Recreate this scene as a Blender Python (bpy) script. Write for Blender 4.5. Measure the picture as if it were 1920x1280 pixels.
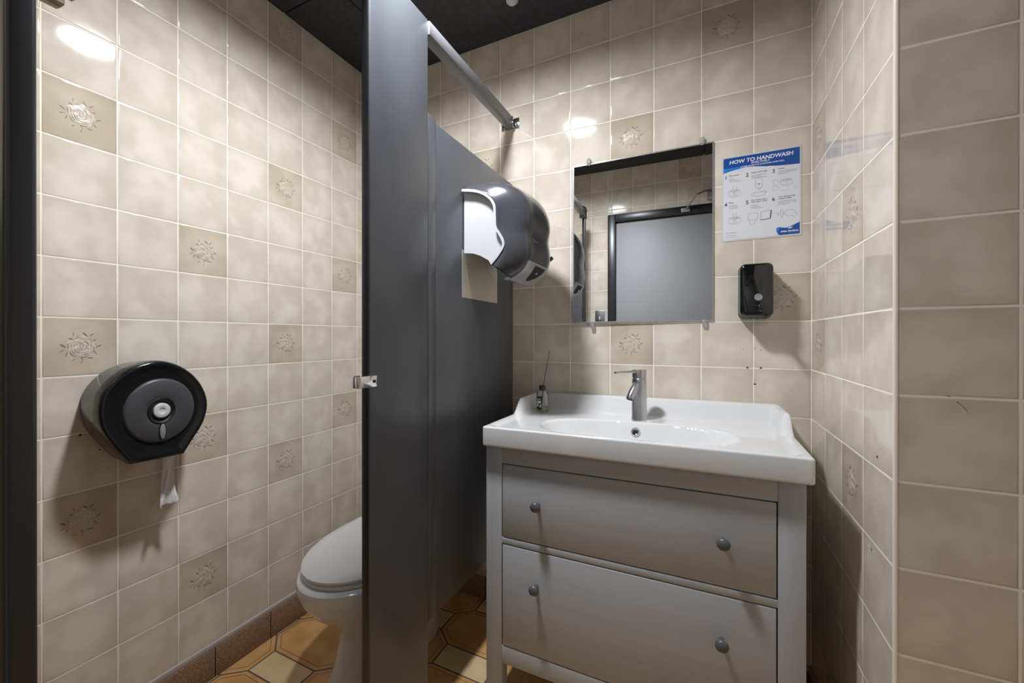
import bpy, bmesh, math, random
from mathutils import Vector, Matrix
random.seed(7)
PI = math.pi
for o in list(bpy.data.objects):
    bpy.data.objects.remove(o)
SC = bpy.context.scene
COL = SC.collection

# ------------------------------------------------------------------ camera, world, exposure
T = 0.15
CAMX, CAMY, CAMZ = -1.9743 * T, -10.6028 * T, 1.115
F = 787.01
cam = bpy.data.cameras.new('camera')
cam.sensor_fit = 'HORIZONTAL'
cam.sensor_width = 36.0
cam.lens = 36.0 * F / 1920
cam.shift_x = (960 - 912.944) / 1920
cam.shift_y = -(640 - 632.908) / 1920
cam.clip_start = 0.005
camo = bpy.data.objects.new('camera', cam)
COL.objects.link(camo)
camo.location = (CAMX, CAMY, CAMZ)
camo.rotation_euler = (PI / 2 - 0.0017, 0, 0.4744)
SC.camera = camo

w = bpy.data.worlds.new('world'); SC.world = w; w.use_nodes = True
w.node_tree.nodes['Background'].inputs[0].default_value = (0.9, 0.95, 1, 1)
w.node_tree.nodes['Background'].inputs[1].default_value = 0.15
vs = SC.view_settings
vs.view_transform = 'Standard'; vs.look = 'None'; vs.gamma = 1.0; vs.use_curve_mapping = False
vs.exposure = 0.0
LAMP_STRENGTH = 500.0
LAMP = (-0.925, -0.80)
try:
    SC.cycles.use_denoising = True
    SC.cycles.max_bounces = 12
    SC.cycles.diffuse_bounces = 8
    SC.cycles.caustics_reflective = True
    SC.cycles.sample_clamp_indirect = 6.0
except Exception:
    pass

# ------------------------------------------------------------------ constants of the room
LX = -1.7263           # left wall
EY = -0.6184           # face of the right hand return
FY = -1.65             # wall with the room door
PIERY = -1.65         # stall side of the front wall
XP = -0.989            # partition face
RX = 0.75
CZ = 2.357
def zr(j): return CAMZ + T * (0.3291 + j * 0.9974)

# ------------------------------------------------------------------ materials
def lin(c):
    out = []
    for v in c:
        v /= 255.0
        out.append(v / 12.92 if v <= 0.04045 else ((v + 0.055) / 1.055) ** 2.4)
    return (*out, 1.0)
def mat(name, rgb, rough=0.5, metal=0.0, spec=0.5, coat=0.0, trans=0.0, bump=None, var=None, emit=None, alpha=None, ior=None, aniso=None):
    m = bpy.data.materials.new(name); m.use_nodes = True
    nt = m.node_tree; b = nt.nodes['Principled BSDF']
    b.inputs['Base Color'].default_value = lin(rgb)
    b.inputs['Roughness'].default_value = rough
    b.inputs['Metallic'].default_value = metal
    b.inputs['Specular IOR Level'].default_value = spec
    b.inputs['Coat Weight'].default_value = coat
    b.inputs['Coat Roughness'].default_value = 0.05
    b.inputs['Transmission Weight'].default_value = trans
    if ior: b.inputs['IOR'].default_value = ior
    if emit:
        b.inputs['Emission Color'].default_value = lin(emit[0]); b.inputs['Emission Strength'].default_value = emit[1]
    tc = nt.nodes.new('ShaderNodeTexCoord')
    if var:        # (scale xyz, rgb2, detail, lo, hi)
        mp = nt.nodes.new('ShaderNodeMapping'); mp.inputs['Scale'].default_value = var[0]
        nt.links.new(tc.outputs['Object'], mp.inputs[0])
        n = nt.nodes.new('ShaderNodeTexNoise'); n.inputs['Scale'].default_value = 1.0; n.inputs['Detail'].default_value = var[2]
        nt.links.new(mp.outputs[0], n.inputs[0])
        r = nt.nodes.new('ShaderNodeValToRGB'); r.color_ramp.elements[0].position = var[3]; r.color_ramp.elements[1].position = var[4]
        r.color_ramp.elements[0].color = lin(rgb); r.color_ramp.elements[1].color = lin(var[1])
        nt.links.new(n.outputs['Fac'], r.inputs[0]); nt.links.new(r.outputs[0], b.inputs['Base Color'])
    if bump:       # (scale xyz, strength, distance, detail)
        mp = nt.nodes.new('ShaderNodeMapping'); mp.inputs['Scale'].default_value = bump[0]
        nt.links.new(tc.outputs['Object'], mp.inputs[0])
        n = nt.nodes.new('ShaderNodeTexNoise'); n.inputs['Scale'].default_value = 1.0; n.inputs['Detail'].default_value = bump[3]
        nt.links.new(mp.outputs[0], n.inputs[0])
        bp = nt.nodes.new('ShaderNodeBump'); bp.inputs['Strength'].default_value = bump[1]; bp.inputs['Distance'].default_value = bump[2]
        nt.links.new(n.outputs['Fac'], bp.inputs['Height']); nt.links.new(bp.outputs[0], b.inputs['Normal'])
    return m

def tile_mat(name, light, dark, edge, rough=0.06, wav=0.0006):
    m = bpy.data.materials.new(name); m.use_nodes = True
    nt = m.node_tree; b = nt.nodes['Principled BSDF']; L = nt.links.new; N = nt.nodes.new
    b.inputs['Roughness'].default_value = rough; b.inputs['Specular IOR Level'].default_value = 0.5
    tc = N('ShaderNodeTexCoord'); at = N('ShaderNodeAttribute'); at.attribute_name = 'tone'
    add = N('ShaderNodeVectorMath'); add.operation = 'ADD'
    cm = N('ShaderNodeCombineXYZ'); mu = N('ShaderNodeMath'); mu.operation = 'MULTIPLY'; mu.inputs[1].default_value = 37.0
    L(at.outputs['Fac'], mu.inputs[0]); L(mu.outputs[0], cm.inputs[0]); L(mu.outputs[0], cm.inputs[1]); L(mu.outputs[0], cm.inputs[2])
    L(tc.outputs['Object'], add.inputs[0]); L(cm.outputs[0], add.inputs[1])
    n1 = N('ShaderNodeTexNoise'); n1.inputs['Scale'].default_value = 11; n1.inputs['Detail'].default_value = 2.5; n1.inputs['Roughness'].default_value = 0.5
    n1.inputs['Distortion'].default_value = 0.15
    L(add.outputs[0], n1.inputs[0])
    r1 = N('ShaderNodeValToRGB'); r1.color_ramp.elements[0].position = 0.38; r1.color_ramp.elements[1].position = 0.62
    r1.color_ramp.elements[0].color = lin(dark); r1.color_ramp.elements[1].color = lin(light)
    L(n1.outputs['Fac'], r1.inputs[0])
    # glaze pools darker towards one side of each tile
    sx = N('ShaderNodeSeparateXYZ'); L(tc.outputs['UV'], sx.inputs[0])
    def edgef(out):
        a = N('ShaderNodeMath'); a.operation = 'SUBTRACT'; L(out, a.inputs[0]); a.inputs[1].default_value = 0.46
        c = N('ShaderNodeMath'); c.operation = 'ABSOLUTE'; L(a.outputs[0], c.inputs[0])
        d = N('ShaderNodeMath'); d.operation = 'POWER'; L(c.outputs[0], d.inputs[0]); d.inputs[1].default_value = 3.5
        e = N('ShaderNodeMath'); e.operation = 'MULTIPLY'; L(d.outputs[0], e.inputs[0]); e.inputs[1].default_value = 6.0
        return e
    ea = edgef(sx.outputs[0]); eb = edgef(sx.outputs[1])
    sm = N('ShaderNodeMath'); sm.operation = 'ADD'; L(ea.outputs[0], sm.inputs[0]); L(eb.outputs[0], sm.inputs[1])
    n2 = N('ShaderNodeTexNoise'); n2.inputs['Scale'].default_value = 7; L(add.outputs[0], n2.inputs[0])
    mm = N('ShaderNodeMath'); mm.operation = 'MULTIPLY'; mm.use_clamp = True; L(sm.outputs[0], mm.inputs[0]); L(n2.outputs['Fac'], mm.inputs[1])
    mx = N('ShaderNodeMix'); mx.data_type = 'RGBA'; L(mm.outputs[0], mx.inputs['Factor']); L(r1.outputs[0], mx.inputs[6]); mx.inputs[7].default_value = lin(edge)
    L(mx.outputs[2], b.inputs['Base Color'])
    n3 = N('ShaderNodeTexNoise'); n3.inputs['Scale'].default_value = 22; n3.inputs['Detail'].default_value = 1.0; L(add.outputs[0], n3.inputs[0])
    bp = N('ShaderNodeBump'); bp.inputs['Strength'].default_value = 0.35; bp.inputs['Distance'].default_value = wav
    L(n3.outputs['Fac'], bp.inputs['Height']); L(bp.outputs[0], b.inputs['Normal'])
    return m

M = {}
M['tile'] = tile_mat('beige_glazed_tile', (229, 220, 206), (213, 202, 187), (193, 181, 164))
M['tile_rose'] = tile_mat('rose_tile_glaze', (212, 199, 181), (196, 182, 163), (170, 155, 135))
M['tile_brown'] = tile_mat('taupe_glazed_tile', (176, 164, 147), (162, 150, 132), (146, 133, 115))
M['grout'] = mat('cream_grout', (252, 246, 234), 0.7)
M['rose'] = mat('rose_relief', (216, 205, 189), 0.2)
M['leaf'] = mat('leaf_relief', (136, 122, 102), 0.25)
M['petal_shade'] = mat('petal_shade_line', (180, 166, 147), 0.3)
M['crack'] = mat('chipped_glaze', (238, 228, 214), 0.6)
M['hole'] = mat('drill_hole', (46, 34, 28), 0.8)
M['plaster_ring'] = mat('plaster_ring', (240, 230, 214), 0.8)
M['trimtile'] = mat('bullnose_glaze', (238, 228, 212), 0.12)
M['base'] = mat('brown_quarry_base', (122, 96, 74), 0.75, var=((260, 260, 260), (168, 140, 112), 4, 0.4, 0.68), bump=((400, 400, 400), 0.4, 0.001, 3))
M['grey_grout'] = mat('grey_grout', (178, 170, 166), 0.8)
M['floor_tile'] = mat('ochre_floor_tile', (214, 170, 112), 0.28, var=((9, 9, 9), (180, 132, 78), 4, 0.35, 0.72), bump=((14, 14, 14), 0.3, 0.002, 2))
M['floor_light'] = mat('cream_floor_tile', (226, 202, 160), 0.28, var=((9, 9, 9), (204, 176, 130), 4, 0.35, 0.72), bump=((14, 14, 14), 0.3, 0.002, 2))
M['floor_line'] = mat('incised_line', (112, 70, 32), 0.5)
M['floor_grout'] = mat('dark_floor_grout', (92, 84, 78), 0.85)
M['ceiling'] = mat('black_ceiling_tile', (44, 45, 49), 0.7, var=((60, 60, 60), (58, 59, 64), 5, 0.4, 0.7), bump=((90, 90, 90), 0.7, 0.003, 4))
M['part'] = mat('charcoal_laminate', (80, 83, 89), 0.34, spec=0.5, var=((7, 7, 3), (90, 93, 99), 3, 0.35, 0.7), bump=((220, 220, 60), 0.12, 0.0006, 3))
M['part_edge'] = mat('black_edge_laminate', (46, 48, 52), 0.28)
M['unpainted'] = mat('beige_unpainted_laminate', (196, 188, 170), 0.45, var=((4, 4, 4), (206, 198, 180), 2, 0.4, 0.6))
M['torn'] = mat('torn_silver_edge', (214, 212, 206), 0.4, 0.3, bump=((300, 300, 300), 1.0, 0.002, 3))
M['rail'] = mat('grey_painted_rail', (112, 114, 118), 0.32)
M['chrome'] = mat('chrome', (222, 222, 224), 0.10, 1.0)
M['brushed'] = mat('brushed_steel', (196, 196, 200), 0.33, 1.0)
M['dark'] = mat('black_recess', (10, 10, 11), 0.6)
M['porcelain'] = mat('white_porcelain', (218, 219, 220), 0.07, spec=0.6, coat=0.4)
M['toilet'] = mat('toilet_ceramic', (222, 224, 226), 0.10)
M['seat'] = mat('toilet_seat_plastic', (226, 227, 229), 0.16)
M['vanity'] = mat('grey_stained_wood', (176, 178, 181), 0.42, var=((2.5, 60, 60), (170, 172, 175), 5, 0.3, 0.75), bump=((4, 200, 200), 0.22, 0.0008, 4))
M['vanity_v'] = mat('grey_stained_wood_upright', (176, 179, 184), 0.42, var=((60, 60, 2.5), (168, 171, 177), 5, 0.3, 0.75), bump=((200, 200, 4), 0.22, 0.0008, 4))
M['knob'] = mat('dark_grey_knob', (84, 85, 88), 0.38)
M['black_gloss'] = mat('black_gloss_plastic', (18, 19, 20), 0.05, coat=0.5)
M['tp_black'] = mat('black_dispenser_plastic', (26, 27, 29), 0.16)
M['tp_grey'] = mat('matte_grey_disc', (70, 70, 74), 0.42)
M['tp_smoke'] = mat('smoky_side_plastic', (78, 80, 82), 0.12)
M['towel_dark'] = mat('smoky_cover_plastic', (68, 70, 75), 0.2)
M['white_plastic'] = mat('white_plastic', (208, 209, 213), 0.3)
M['silver_plastic'] = mat('silver_plastic', (176, 177, 182), 0.3, 0.5)
M['tissue'] = mat('white_tissue', (232, 232, 236), 0.9, bump=((80, 80, 80), 0.6, 0.002, 3))
M['mirror'] = mat('silvered_glass', (236, 238, 238), 0.0, 1.0)
M['mirror_edge'] = mat('mirror_edge', (190, 190, 188), 0.25, 0.6)
M['clear'] = mat('clear_plastic', (245, 245, 248), 0.05, trans=0.75, ior=1.45)
M['glass'] = mat('clear_glass', (248, 250, 248), 0.02, trans=1.0, ior=1.45)
M['liquid'] = mat('pale_yellow_liquid', (214, 214, 186), 0.02, trans=0.85, ior=1.33)
M['paper'] = mat('laminated_paper', (228, 229, 236), 0.22)
M['lam'] = mat('laminate_border', (214, 212, 212), 0.12)
M['blue'] = mat('sign_blue', (38, 84, 160), 0.22)
M['blue_light'] = mat('sign_light_blue', (58, 132, 206), 0.22)
M['ink'] = mat('sign_ink', (74, 78, 92), 0.3)
M['ink_light'] = mat('sign_line_ink', (150, 152, 162), 0.3)
M['white_ink'] = mat('sign_white', (240, 241, 245), 0.25)
M['door'] = mat('grey_door_paint', (158, 160, 164), 0.5, var=((1, 1, 1), (150, 152, 156), 2, 0.4, 0.6))
M['frame'] = mat('black_door_frame', (40, 41, 44), 0.3)
M['lamp_on'] = mat('lit_diffuser', (255, 255, 255), 0.4, emit=((247, 250, 255), LAMP_STRENGTH))
M['white_paint'] = mat('white_paint', (235, 235, 232), 0.4)
M['olive'] = mat('olive_brown', (116, 100, 72), 0.5)
M['pinkish'] = mat('copper_tab', (150, 104, 90), 0.35, 0.4)
M['black_cap'] = mat('black_cap', (34, 33, 33), 0.4)
M['label_black'] = mat('label_black', (26, 26, 27), 0.4)
M['label_white'] = mat('label_white', (216, 216, 214), 0.5)
M['reed'] = mat('dark_reed', (66, 46, 32), 0.7)

# ------------------------------------------------------------------ mesh helpers
def smooth(me, on=True):
    for p in me.polygons: p.use_smooth = on
def obj(name, bm, mats, parent=None, sm=False, bevel=0, seg=3, ang=40, subsurf=0):
    me = bpy.data.meshes.new(name); bm.normal_update(); bm.to_mesh(me); bm.free()
    if not isinstance(mats, (list, tuple)): mats = [mats]
    for m in mats: me.materials.append(m)
    o = bpy.data.objects.new(name, me); COL.objects.link(o)
    if parent: o.parent = parent
    if bevel:
        md = o.modifiers.new('bevel', 'BEVEL'); md.width = bevel; md.segments = seg; md.limit_method = 'ANGLE'; md.angle_limit = math.radians(ang)
        md.harden_normals = False
        sm = True
    if subsurf:
        md = o.modifiers.new('sub', 'SUBSURF'); md.levels = subsurf; md.render_levels = subsurf; sm = True
    if sm:
        smooth(me)
        if not subsurf:
            me.set_sharp_from_angle(angle=math.radians(42)) if not bevel else None
    return o
def thing(name, label, cat, loc=(0, 0, 0), group=None):
    o = bpy.data.objects.new(name, None); COL.objects.link(o); o.location = loc
    o.empty_display_size = 0.05
    o['label'] = label; o['category'] = cat
    if group: o['group'] = group
    return o
def tag(o, label, cat, group=None):
    o['label'] = label; o['category'] = cat
    if group: o['group'] = group
    return o
def struct(o):
    o['kind'] = 'structure'; return o
def reparent(root):
    """children were modelled in world space: shift them back under a root that sits at its base"""
    def rec(o, depth):
        for c in o.children:
            if depth == 0:
                c.location = Vector(c.location) - Vector(root.location)
            rec(c, depth + 1)
    rec(root, 0)
def box(bm, a, b, mi=0):
    x0, y0, z0 = a; x1, y1, z1 = b
    v = [bm.verts.new(p) for p in ((x0, y0, z0), (x1, y0, z0), (x1, y1, z0), (x0, y1, z0), (x0, y0, z1), (x1, y0, z1), (x1, y1, z1), (x0, y1, z1))]
    for f in ((0, 3, 2, 1), (4, 5, 6, 7), (0, 1, 5, 4), (1, 2, 6, 5), (2, 3, 7, 6), (3, 0, 4, 7)):
        fc = bm.faces.new([v[i] for i in f]); fc.material_index = mi
    return v
def nbox(a, b):
    bm = bmesh.new(); box(bm, (min(a[0], b[0]), min(a[1], b[1]), min(a[2], b[2])), (max(a[0], b[0]), max(a[1], b[1]), max(a[2], b[2]))); return bm
def loft(bm, rings, cap0=True, cap1=True, closed=True, mi=0):
    vr = [[bm.verts.new(p) for p in r] for r in rings]
    n = len(vr[0])
    for i in range(len(vr) - 1):
        for j in range(n if closed else n - 1):
            f = bm.faces.new((vr[i][j], vr[i][(j + 1) % n], vr[i + 1][(j + 1) % n], vr[i + 1][j])); f.material_index = mi
    if cap0: bm.faces.new(list(reversed(vr[0]))).material_index = mi
    if cap1: bm.faces.new(vr[-1]).material_index = mi
    bmesh.ops.recalc_face_normals(bm, faces=bm.faces)
    return vr
def frame_of(d):
    d = Vector(d).normalized()
    up = Vector((0, 0, 1)) if abs(d.z) < 0.95 else Vector((0, 1, 0))
    u = d.cross(up).normalized(); v = u.cross(d).normalized()
    return u, v
def tube(bm, pts, rad, n=16, cap=True, mi=0):
    if not isinstance(rad, (list, tuple)): rad = [rad] * len(pts)
    rings = []
    pts = [Vector(p) for p in pts]
    for i, p in enumerate(pts):
        d = pts[min(i + 1, len(pts) - 1)] - pts[max(i - 1, 0)]
        u, v = frame_of(d)
        rings.append([p + (u * math.cos(2 * PI * k / n) + v * math.sin(2 * PI * k / n)) * rad[i] for k in range(n)])
    loft(bm, rings, cap, cap, mi=mi)
def lathe(bm, prof, org, axis=(0, 0, 1), n=32, mi=0):
    """prof = [(radius, height)]"""
    a = Vector(axis).normalized(); u, v = frame_of(a); org = Vector(org)
    rings = []
    for r, h in prof:
        r = max(r, 1e-5)
        rings.append([org + a * h + (u * math.cos(2 * PI * k / n) + v * math.sin(2 * PI * k / n)) * r for k in range(n)])
    loft(bm, rings, mi=mi)
def prism(bm, pts2, fn, n0, n1, mi=0):
    """polygon pts2 (u,v), mapped by fn(u,v,n), extruded n0..n1"""
    a = [bm.verts.new(fn(u, v, n0)) for u, v in pts2]; b = [bm.verts.new(fn(u, v, n1)) for u, v in pts2]
    k = len(pts2)
    fs = [bm.faces.new(a), bm.faces.new(list(reversed(b)))]
    for i in range(k): fs.append(bm.faces.new((a[(i + 1) % k], a[i], b[i], b[(i + 1) % k])))
    for f in fs: f.material_index = mi
    bmesh.ops.recalc_face_normals(bm, faces=bm.faces)
def rrect(x0, x1, y0, y1, r, n=6):
    out = []
    for cx, cy, a0 in ((x1 - r, y1 - r, 0), (x0 + r, y1 - r, 90), (x0 + r, y0 + r, 180), (x1 - r, y0 + r, 270)):
        for k in range(n + 1):
            a = math.radians(a0 + 90 * k / n); out.append((cx + r * math.cos(a), cy + r * math.sin(a)))
    return out
def sstep(a, b, x):
    t = max(0, min(1, (x - a) / (b - a))); return t * t * (3 - 2 * t)

# ------------------------------------------------------------------ tiled walls
TILE_MATS = ['tile', 'tile_rose', 'grout', 'rose', 'leaf', 'crack', 'hole', 'plaster_ring', 'petal_shade']
LEAVES = [((487, 562), (500, 503), 9), ((432, 578), (494, 604), 17), ((413, 653), (455, 662), 8), ((328, 655), (410, 697), 20),
          ((318, 757), (402, 720), 9), ((398, 812), (428, 742), 11), ((598, 503), (666, 566), 17), ((678, 562), (748, 518), 13),
          ((712, 612), (782, 598), 10), ((738, 666), (778, 654), 7), ((758, 703), (845, 664), 13), ((733, 738), (784, 792), 11),
          ((650, 832), (742, 832), 13), ((583, 816), (606, 858), 11), ((470, 862), (522, 840), 9), ((578, 908), (602, 862), 7), ((546, 545), (548, 578), 7)]
def rose(bm, cu, cv, fn, n0):
    """embossed rose with leaf slivers, centred on a tile; mm scale from the photograph"""
    def P(x, y): return ((x - 600) * 0.163e-3 + cu, -(y - 690) * 0.2056e-3 + cv)
    rings = 15; seg = 40
    prev = None
    cx, cy = P(588, 690)
    for i in range(rings + 1):
        t = i / rings
        row = []
        for k in range(seg):
            a = 2 * PI * k / seg
            lob = 1 + 0.07 * math.sin(5 * a + 0.6) + 0.05 * math.sin(9 * a + 2)
            r = 0.0268 * t * lob
            h = 0.0013 * (1 - t ** 4) * (0.62 + 0.38 * math.cos(t * 19 + 2.1 * math.sin(a * 2 + t * 7) + 1.1 * math.sin(3 * a)))
            row.append(bm.verts.new(fn(cx + r * math.cos(a), cy + r * math.sin(a), n0 + 0.0001 + h)) if i else None)
        if i == 0:
            c = bm.verts.new(fn(cx, cy, n0 + 0.0012)); prev = [c] * seg
        else:
            for k in range(seg):
                k2 = (k + 1) % seg
                vs_ = [prev[k], row[k], row[k2], prev[k2]]
                if i == 1: vs_ = [prev[0], row[k], row[k2]]
                f = bm.faces.new(vs_); f.material_index = 3; f.smooth = True
            prev = row
    rr = random.Random(4)
    for ring_r, cnt, ph in ((0.005, 2, 0.3), (0.0095, 3, 1.1), (0.0145, 4, 0.2), (0.0195, 5, 0.9), (0.0245, 6, 0.4)):  # darker arcs paint in the shade along the petal creases
        for k in range(cnt):
            a0 = ph + 2 * PI * k / cnt; a1 = a0 + 2 * PI / cnt * 0.82; m = 8; lo = []; hi = []
            for q_ in range(m + 1):
                t = q_ / m; a = a0 + (a1 - a0) * t; r = ring_r + 0.0022 * math.sin(PI * t) - 0.0008; wdt = 0.00055 * math.sin(PI * min(1, t + .05)) + 0.00015
                lo.append(bm.verts.new(fn(cx + (r - wdt) * math.cos(a), cy + (r - wdt) * math.sin(a), n0 + 0.0015)))
                hi.append(bm.verts.new(fn(cx + (r + wdt) * math.cos(a), cy + (r + wdt) * math.sin(a), n0 + 0.0015)))
            for q_ in range(m): bm.faces.new((lo[q_], lo[q_ + 1], hi[q_ + 1], hi[q_])).material_index = 8
    for (x0, y0), (x1, y1), wd in LEAVES:
        a = Vector(P(x0, y0)); b = Vector(P(x1, y1)); d = b - a; nn = Vector((-d.y, d.x)).normalized() * wd * 0.62 * 0.18e-3
        pts = [a, a + d * 0.3 + nn * 0.9, a + d * 0.65 + nn, b, a + d * 0.65 - nn * 0.7, a + d * 0.3 - nn * 0.6]
        vv = [bm.verts.new(fn(p.x, p.y, n0 + 0.00025)) for p in pts]
        f = bm.faces.new(vv); f.material_index = 4

def tiled(name, us, vs_, fn, flip=False, dig=1.0, flowers=(), holes=(), extra=None, cols0=0, gap=0.0023, skip=None, kinds=True):
    """us/vs_ = joint positions; fn(u, v, n) -> world, n = out of the wall.  flowers = {(col,row)}"""
    bm = bmesh.new(); uvl = bm.loops.layers.uv.new('UVMap'); tone = bm.faces.layers.float.new('tone')
    rnd = random.Random(name)
    ins = [(0.0, -0.0011), (0.0007, -0.0005), (0.0016, -0.00015), (0.0032, 0.0)]
    def q(vv, m, uvs=None, tn=0.0, sm=True):
        if flip: vv = vv[::-1]; uvs = uvs[::-1] if uvs else None
        f = bm.faces.new(vv); f.material_index = m; f.smooth = sm; f[tone] = tn
        if uvs:
            for lp, u in zip(f.loops, uvs): lp[uvl].uv = u
    for i in range(len(us) - 1):
        for j in range(len(vs_) - 1):
            if skip and skip(i, j): continue
            u0, u1, v0, v1 = us[i] + gap / 2, us[i + 1] - gap / 2, vs_[j] + gap / 2, vs_[j + 1] - gap / 2
            if u1 - u0 < 0.006 or v1 - v0 < 0.006: 
                continue
            tn = rnd.random(); m = 1 if (i, j) in flowers else 0
            rows = []
            for d, h in ins:
                h *= dig
                pts = [(u0 + d, v0 + d), (u1 - d, v0 + d), (u1 - d, v1 - d), (u0 + d, v1 - d)]
                rows.append(([bm.verts.new(fn(u, v, h)) for u, v in pts], [((u - u0) / (u1 - u0), (v - v0) / (v1 - v0)) for u, v in pts]))
            for a in range(3):
                (va, ua), (vb, ub) = rows[a], rows[a + 1]
                for k in range(4):
                    k2 = (k + 1) % 4
                    q([va[k], va[k2], vb[k2], vb[k]], m, [ua[k], ua[k2], ub[k2], ub[k]], tn)
            q(rows[-1][0], m, rows[-1][1], tn, False)
            if m:
                rose(bm, (us[i] + us[i + 1]) / 2 + 0.001, (vs_[j] + vs_[j + 1]) / 2, fn, 0.0)
    if extra: extra(bm, fn)
    return bm

ROWS = [0.113] + [zr(j) for j in range(-6, 8)] + [CZ]
J0 = -7      # row index j -> list index j + 7
def fl(lst): return {(c, j + 7) for c, j in lst}

# left wall: u = Y from the pier to the back wall
lu = [PIERY, -1.62741, -1.47741, -1.32741] + [-1.17741 + T * i for i in range(8)] + [0.0]
def f_left(u, v, n): return (LX + n, u, v)
def left_extra(bm, fn):
    disc(bm, fn, -1.0665, 0.815, 0.0042, 7); disc(bm, fn, -1.0665, 0.815, 0.0022, 6, 0.0006)
    disc(bm, fn, -1.106, 0.862, 0.003, 6)
def disc(bm, fn, u, v, r, mi, h=0.0004, n=16, sy=1.0):
    vv = [bm.verts.new(fn(u + r * math.cos(2 * PI * k / n), v + sy * r * math.sin(2 * PI * k / n), h)) for k in range(n)]
    f = bm.faces.new(vv); f.material_index = mi
def sliver(bm, fn, pts, w_, mi=5, h=0.0004):
    for (a, b) in zip(pts[:-1], pts[1:]):
        a = Vector(a); b = Vector(b); d = b - a; nn = Vector((-d.y, d.x)).normalized() * w_ / 2
        vv = [bm.verts.new(fn(p.x, p.y, h)) for p in (a - nn * 0.4, b - nn * 0.2, b + nn * 0.2, a + nn)]
        bm.faces.new(vv).material_index = mi
def wall_obj(name, bm, closedbox, swap=False):
    """tile faces plus the body of the wall behind them in one mesh"""
    box(bm, *closedbox, mi=2)
    bmesh.ops.recalc_face_normals(bm, faces=[f for f in bm.faces if f.material_index in (0, 1, 2)])
    o = obj(name, bm, [M['tile_brown' if (swap and k == 'tile') else k] for k in TILE_MATS])
    return struct(o)
G = 0.0010
bm = tiled('wall_left', lu, ROWS, f_left, flowers=fl([(4 + c, j) for c, j in [(0, 3), (0, -1), (0, -4), (2, 1), (2, -3), (2, -6), (4, 7), (4, 3), (4, -1), (4, -4), (6, 5), (6, 1), (6, -3)]]), extra=left_extra)
wall_obj('wall_left', bm, ((LX - 0.1, PIERY - 0.1, 0), (LX - G * 0.8, 0.1, CZ + .05)))
# back wall: u = X
bu = [LX] + [-T * i for i in range(11, -1, -1)]
def f_back(u, v, n): return (u, -n, v)
def back_extra(bm, fn):
    for u, v in ((-0.179, 1.0755), (-0.1465, 1.079), (-0.1305, 1.0735)):
        disc(bm, fn, u, v, 0.0036, 7); disc(bm, fn, u, v, 0.0016, 6, 0.0006)
    for u, v in ((-0.167, 1.0165), (-0.1305, 1.0165), (-0.1465, 0.964)):
        disc(bm, fn, u, v, 0.0032, 6, 0.0006, sy=0.7)
    sliver(bm, fn, [(-0.1465, 0.964), (-0.1475, 0.985)], 0.0018, 6)
    sliver(bm, fn, [(-0.790, 1.524), (-0.770, 1.530), (-0.748, 1.533)], 0.003)
    sliver(bm, fn, [(-0.776, 1.517), (-0.768, 1.532), (-0.752, 1.545)], 0.003)
    sliver(bm, fn, [(-0.802, 1.468), (-0.797, 1.482), (-0.795, 1.495)], 0.004)
    disc(bm, fn, -0.799, 1.467, 0.004, 5, sy=0.6)
    sliver(bm, fn, [(-0.958, 1.955), (-0.935, 1.937), (-0.903, 1.913)], 0.006)
    sliver(bm, fn, [(-0.900, 1.912), (-0.893, 1.895), (-0.889, 1.872)], 0.003)
bi = lambda c: 11 - c     # photo column c (0 at right corner) -> list index
bm = tiled('wall_back', bu, ROWS, f_back, flowers=fl([(bi(1), 6), (bi(3), 4), (bi(3), -1), (bi(0), 0), (bi(7), 4), (bi(9), -1), (bi(5), -4), (bi(10), 2)]), extra=back_extra)
wall_obj('wall_back', bm, ((LX - 0.1, G * 0.8, 0), (0.1, 0.1, CZ + .05)))
# right stub (faces -X at X=0), u = Y
ru = [EY + 0.0028, -0.4605, -0.3105, -0.1605, 0.0]
def f_right(u, v, n): return (-n, u, v)
def right_extra(bm, fn):
    for u, v, r in ((-0.499, 0.699, 0.0035), (-0.518, 0.697, 0.003), (-0.528, 0.700, 0.0025), (-0.181, 0.694, 0.004)):
        disc(bm, fn, u, v, r, 5)
    disc(bm, fn, -0.541, 0.887, 0.0028, 6); disc(bm, fn, -0.512, 0.697, 0.0025, 6)
bm = tiled('wall_right', ru, ROWS, f_right, flowers=fl([(1, -3), (1, 1), (3, -1), (1, 5), (3, 3)]), extra=right_extra)
# return face (faces -Y at Y=EY), u = X : same mesh family, its own wall
wall_obj('wall_right', bm, ((G * 0.8, EY + 0.004, 0), (0.1, 0.1, CZ + .05)))
eu = [0.0028] + [T * i for i in range(1, 6)]
def f_face(u, v, n): return (u, EY - n, v)
def face_extra(bm, fn):
    sliver(bm, fn, [(0.078, 1.008), (0.086, 1.000), (0.090, 0.992)], 0.0012, 6); sliver(bm, fn, [(0.070, 1.016), (0.064, 1.018)], 0.0014, 6)
bm = tiled('wall_return', eu, ROWS, f_face, gap=0.0030, dig=0.45, flowers=fl([(3, 2), (2, -5)]), extra=face_extra)
wall_obj('wall_return', bm, ((0.005, EY + 0.0003, 0), (RX + 0.1, EY + 0.1, CZ + .05)))
# far right wall (behind the frame edge)
su = [FY + 0.0, -1.518, -1.368, -1.218, -1.068, -0.918, -0.768, EY]
bm = tiled('wall_side', su, ROWS, lambda u, v, n: (RX - n, u, v), flowers=fl([(2, 1), (5, 4), (4, -3)]))
wall_obj('wall_side', bm, ((RX + G * 0.8, FY - 0.1, 0), (RX + 0.1, EY + 0.1, CZ + .05)))
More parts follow.
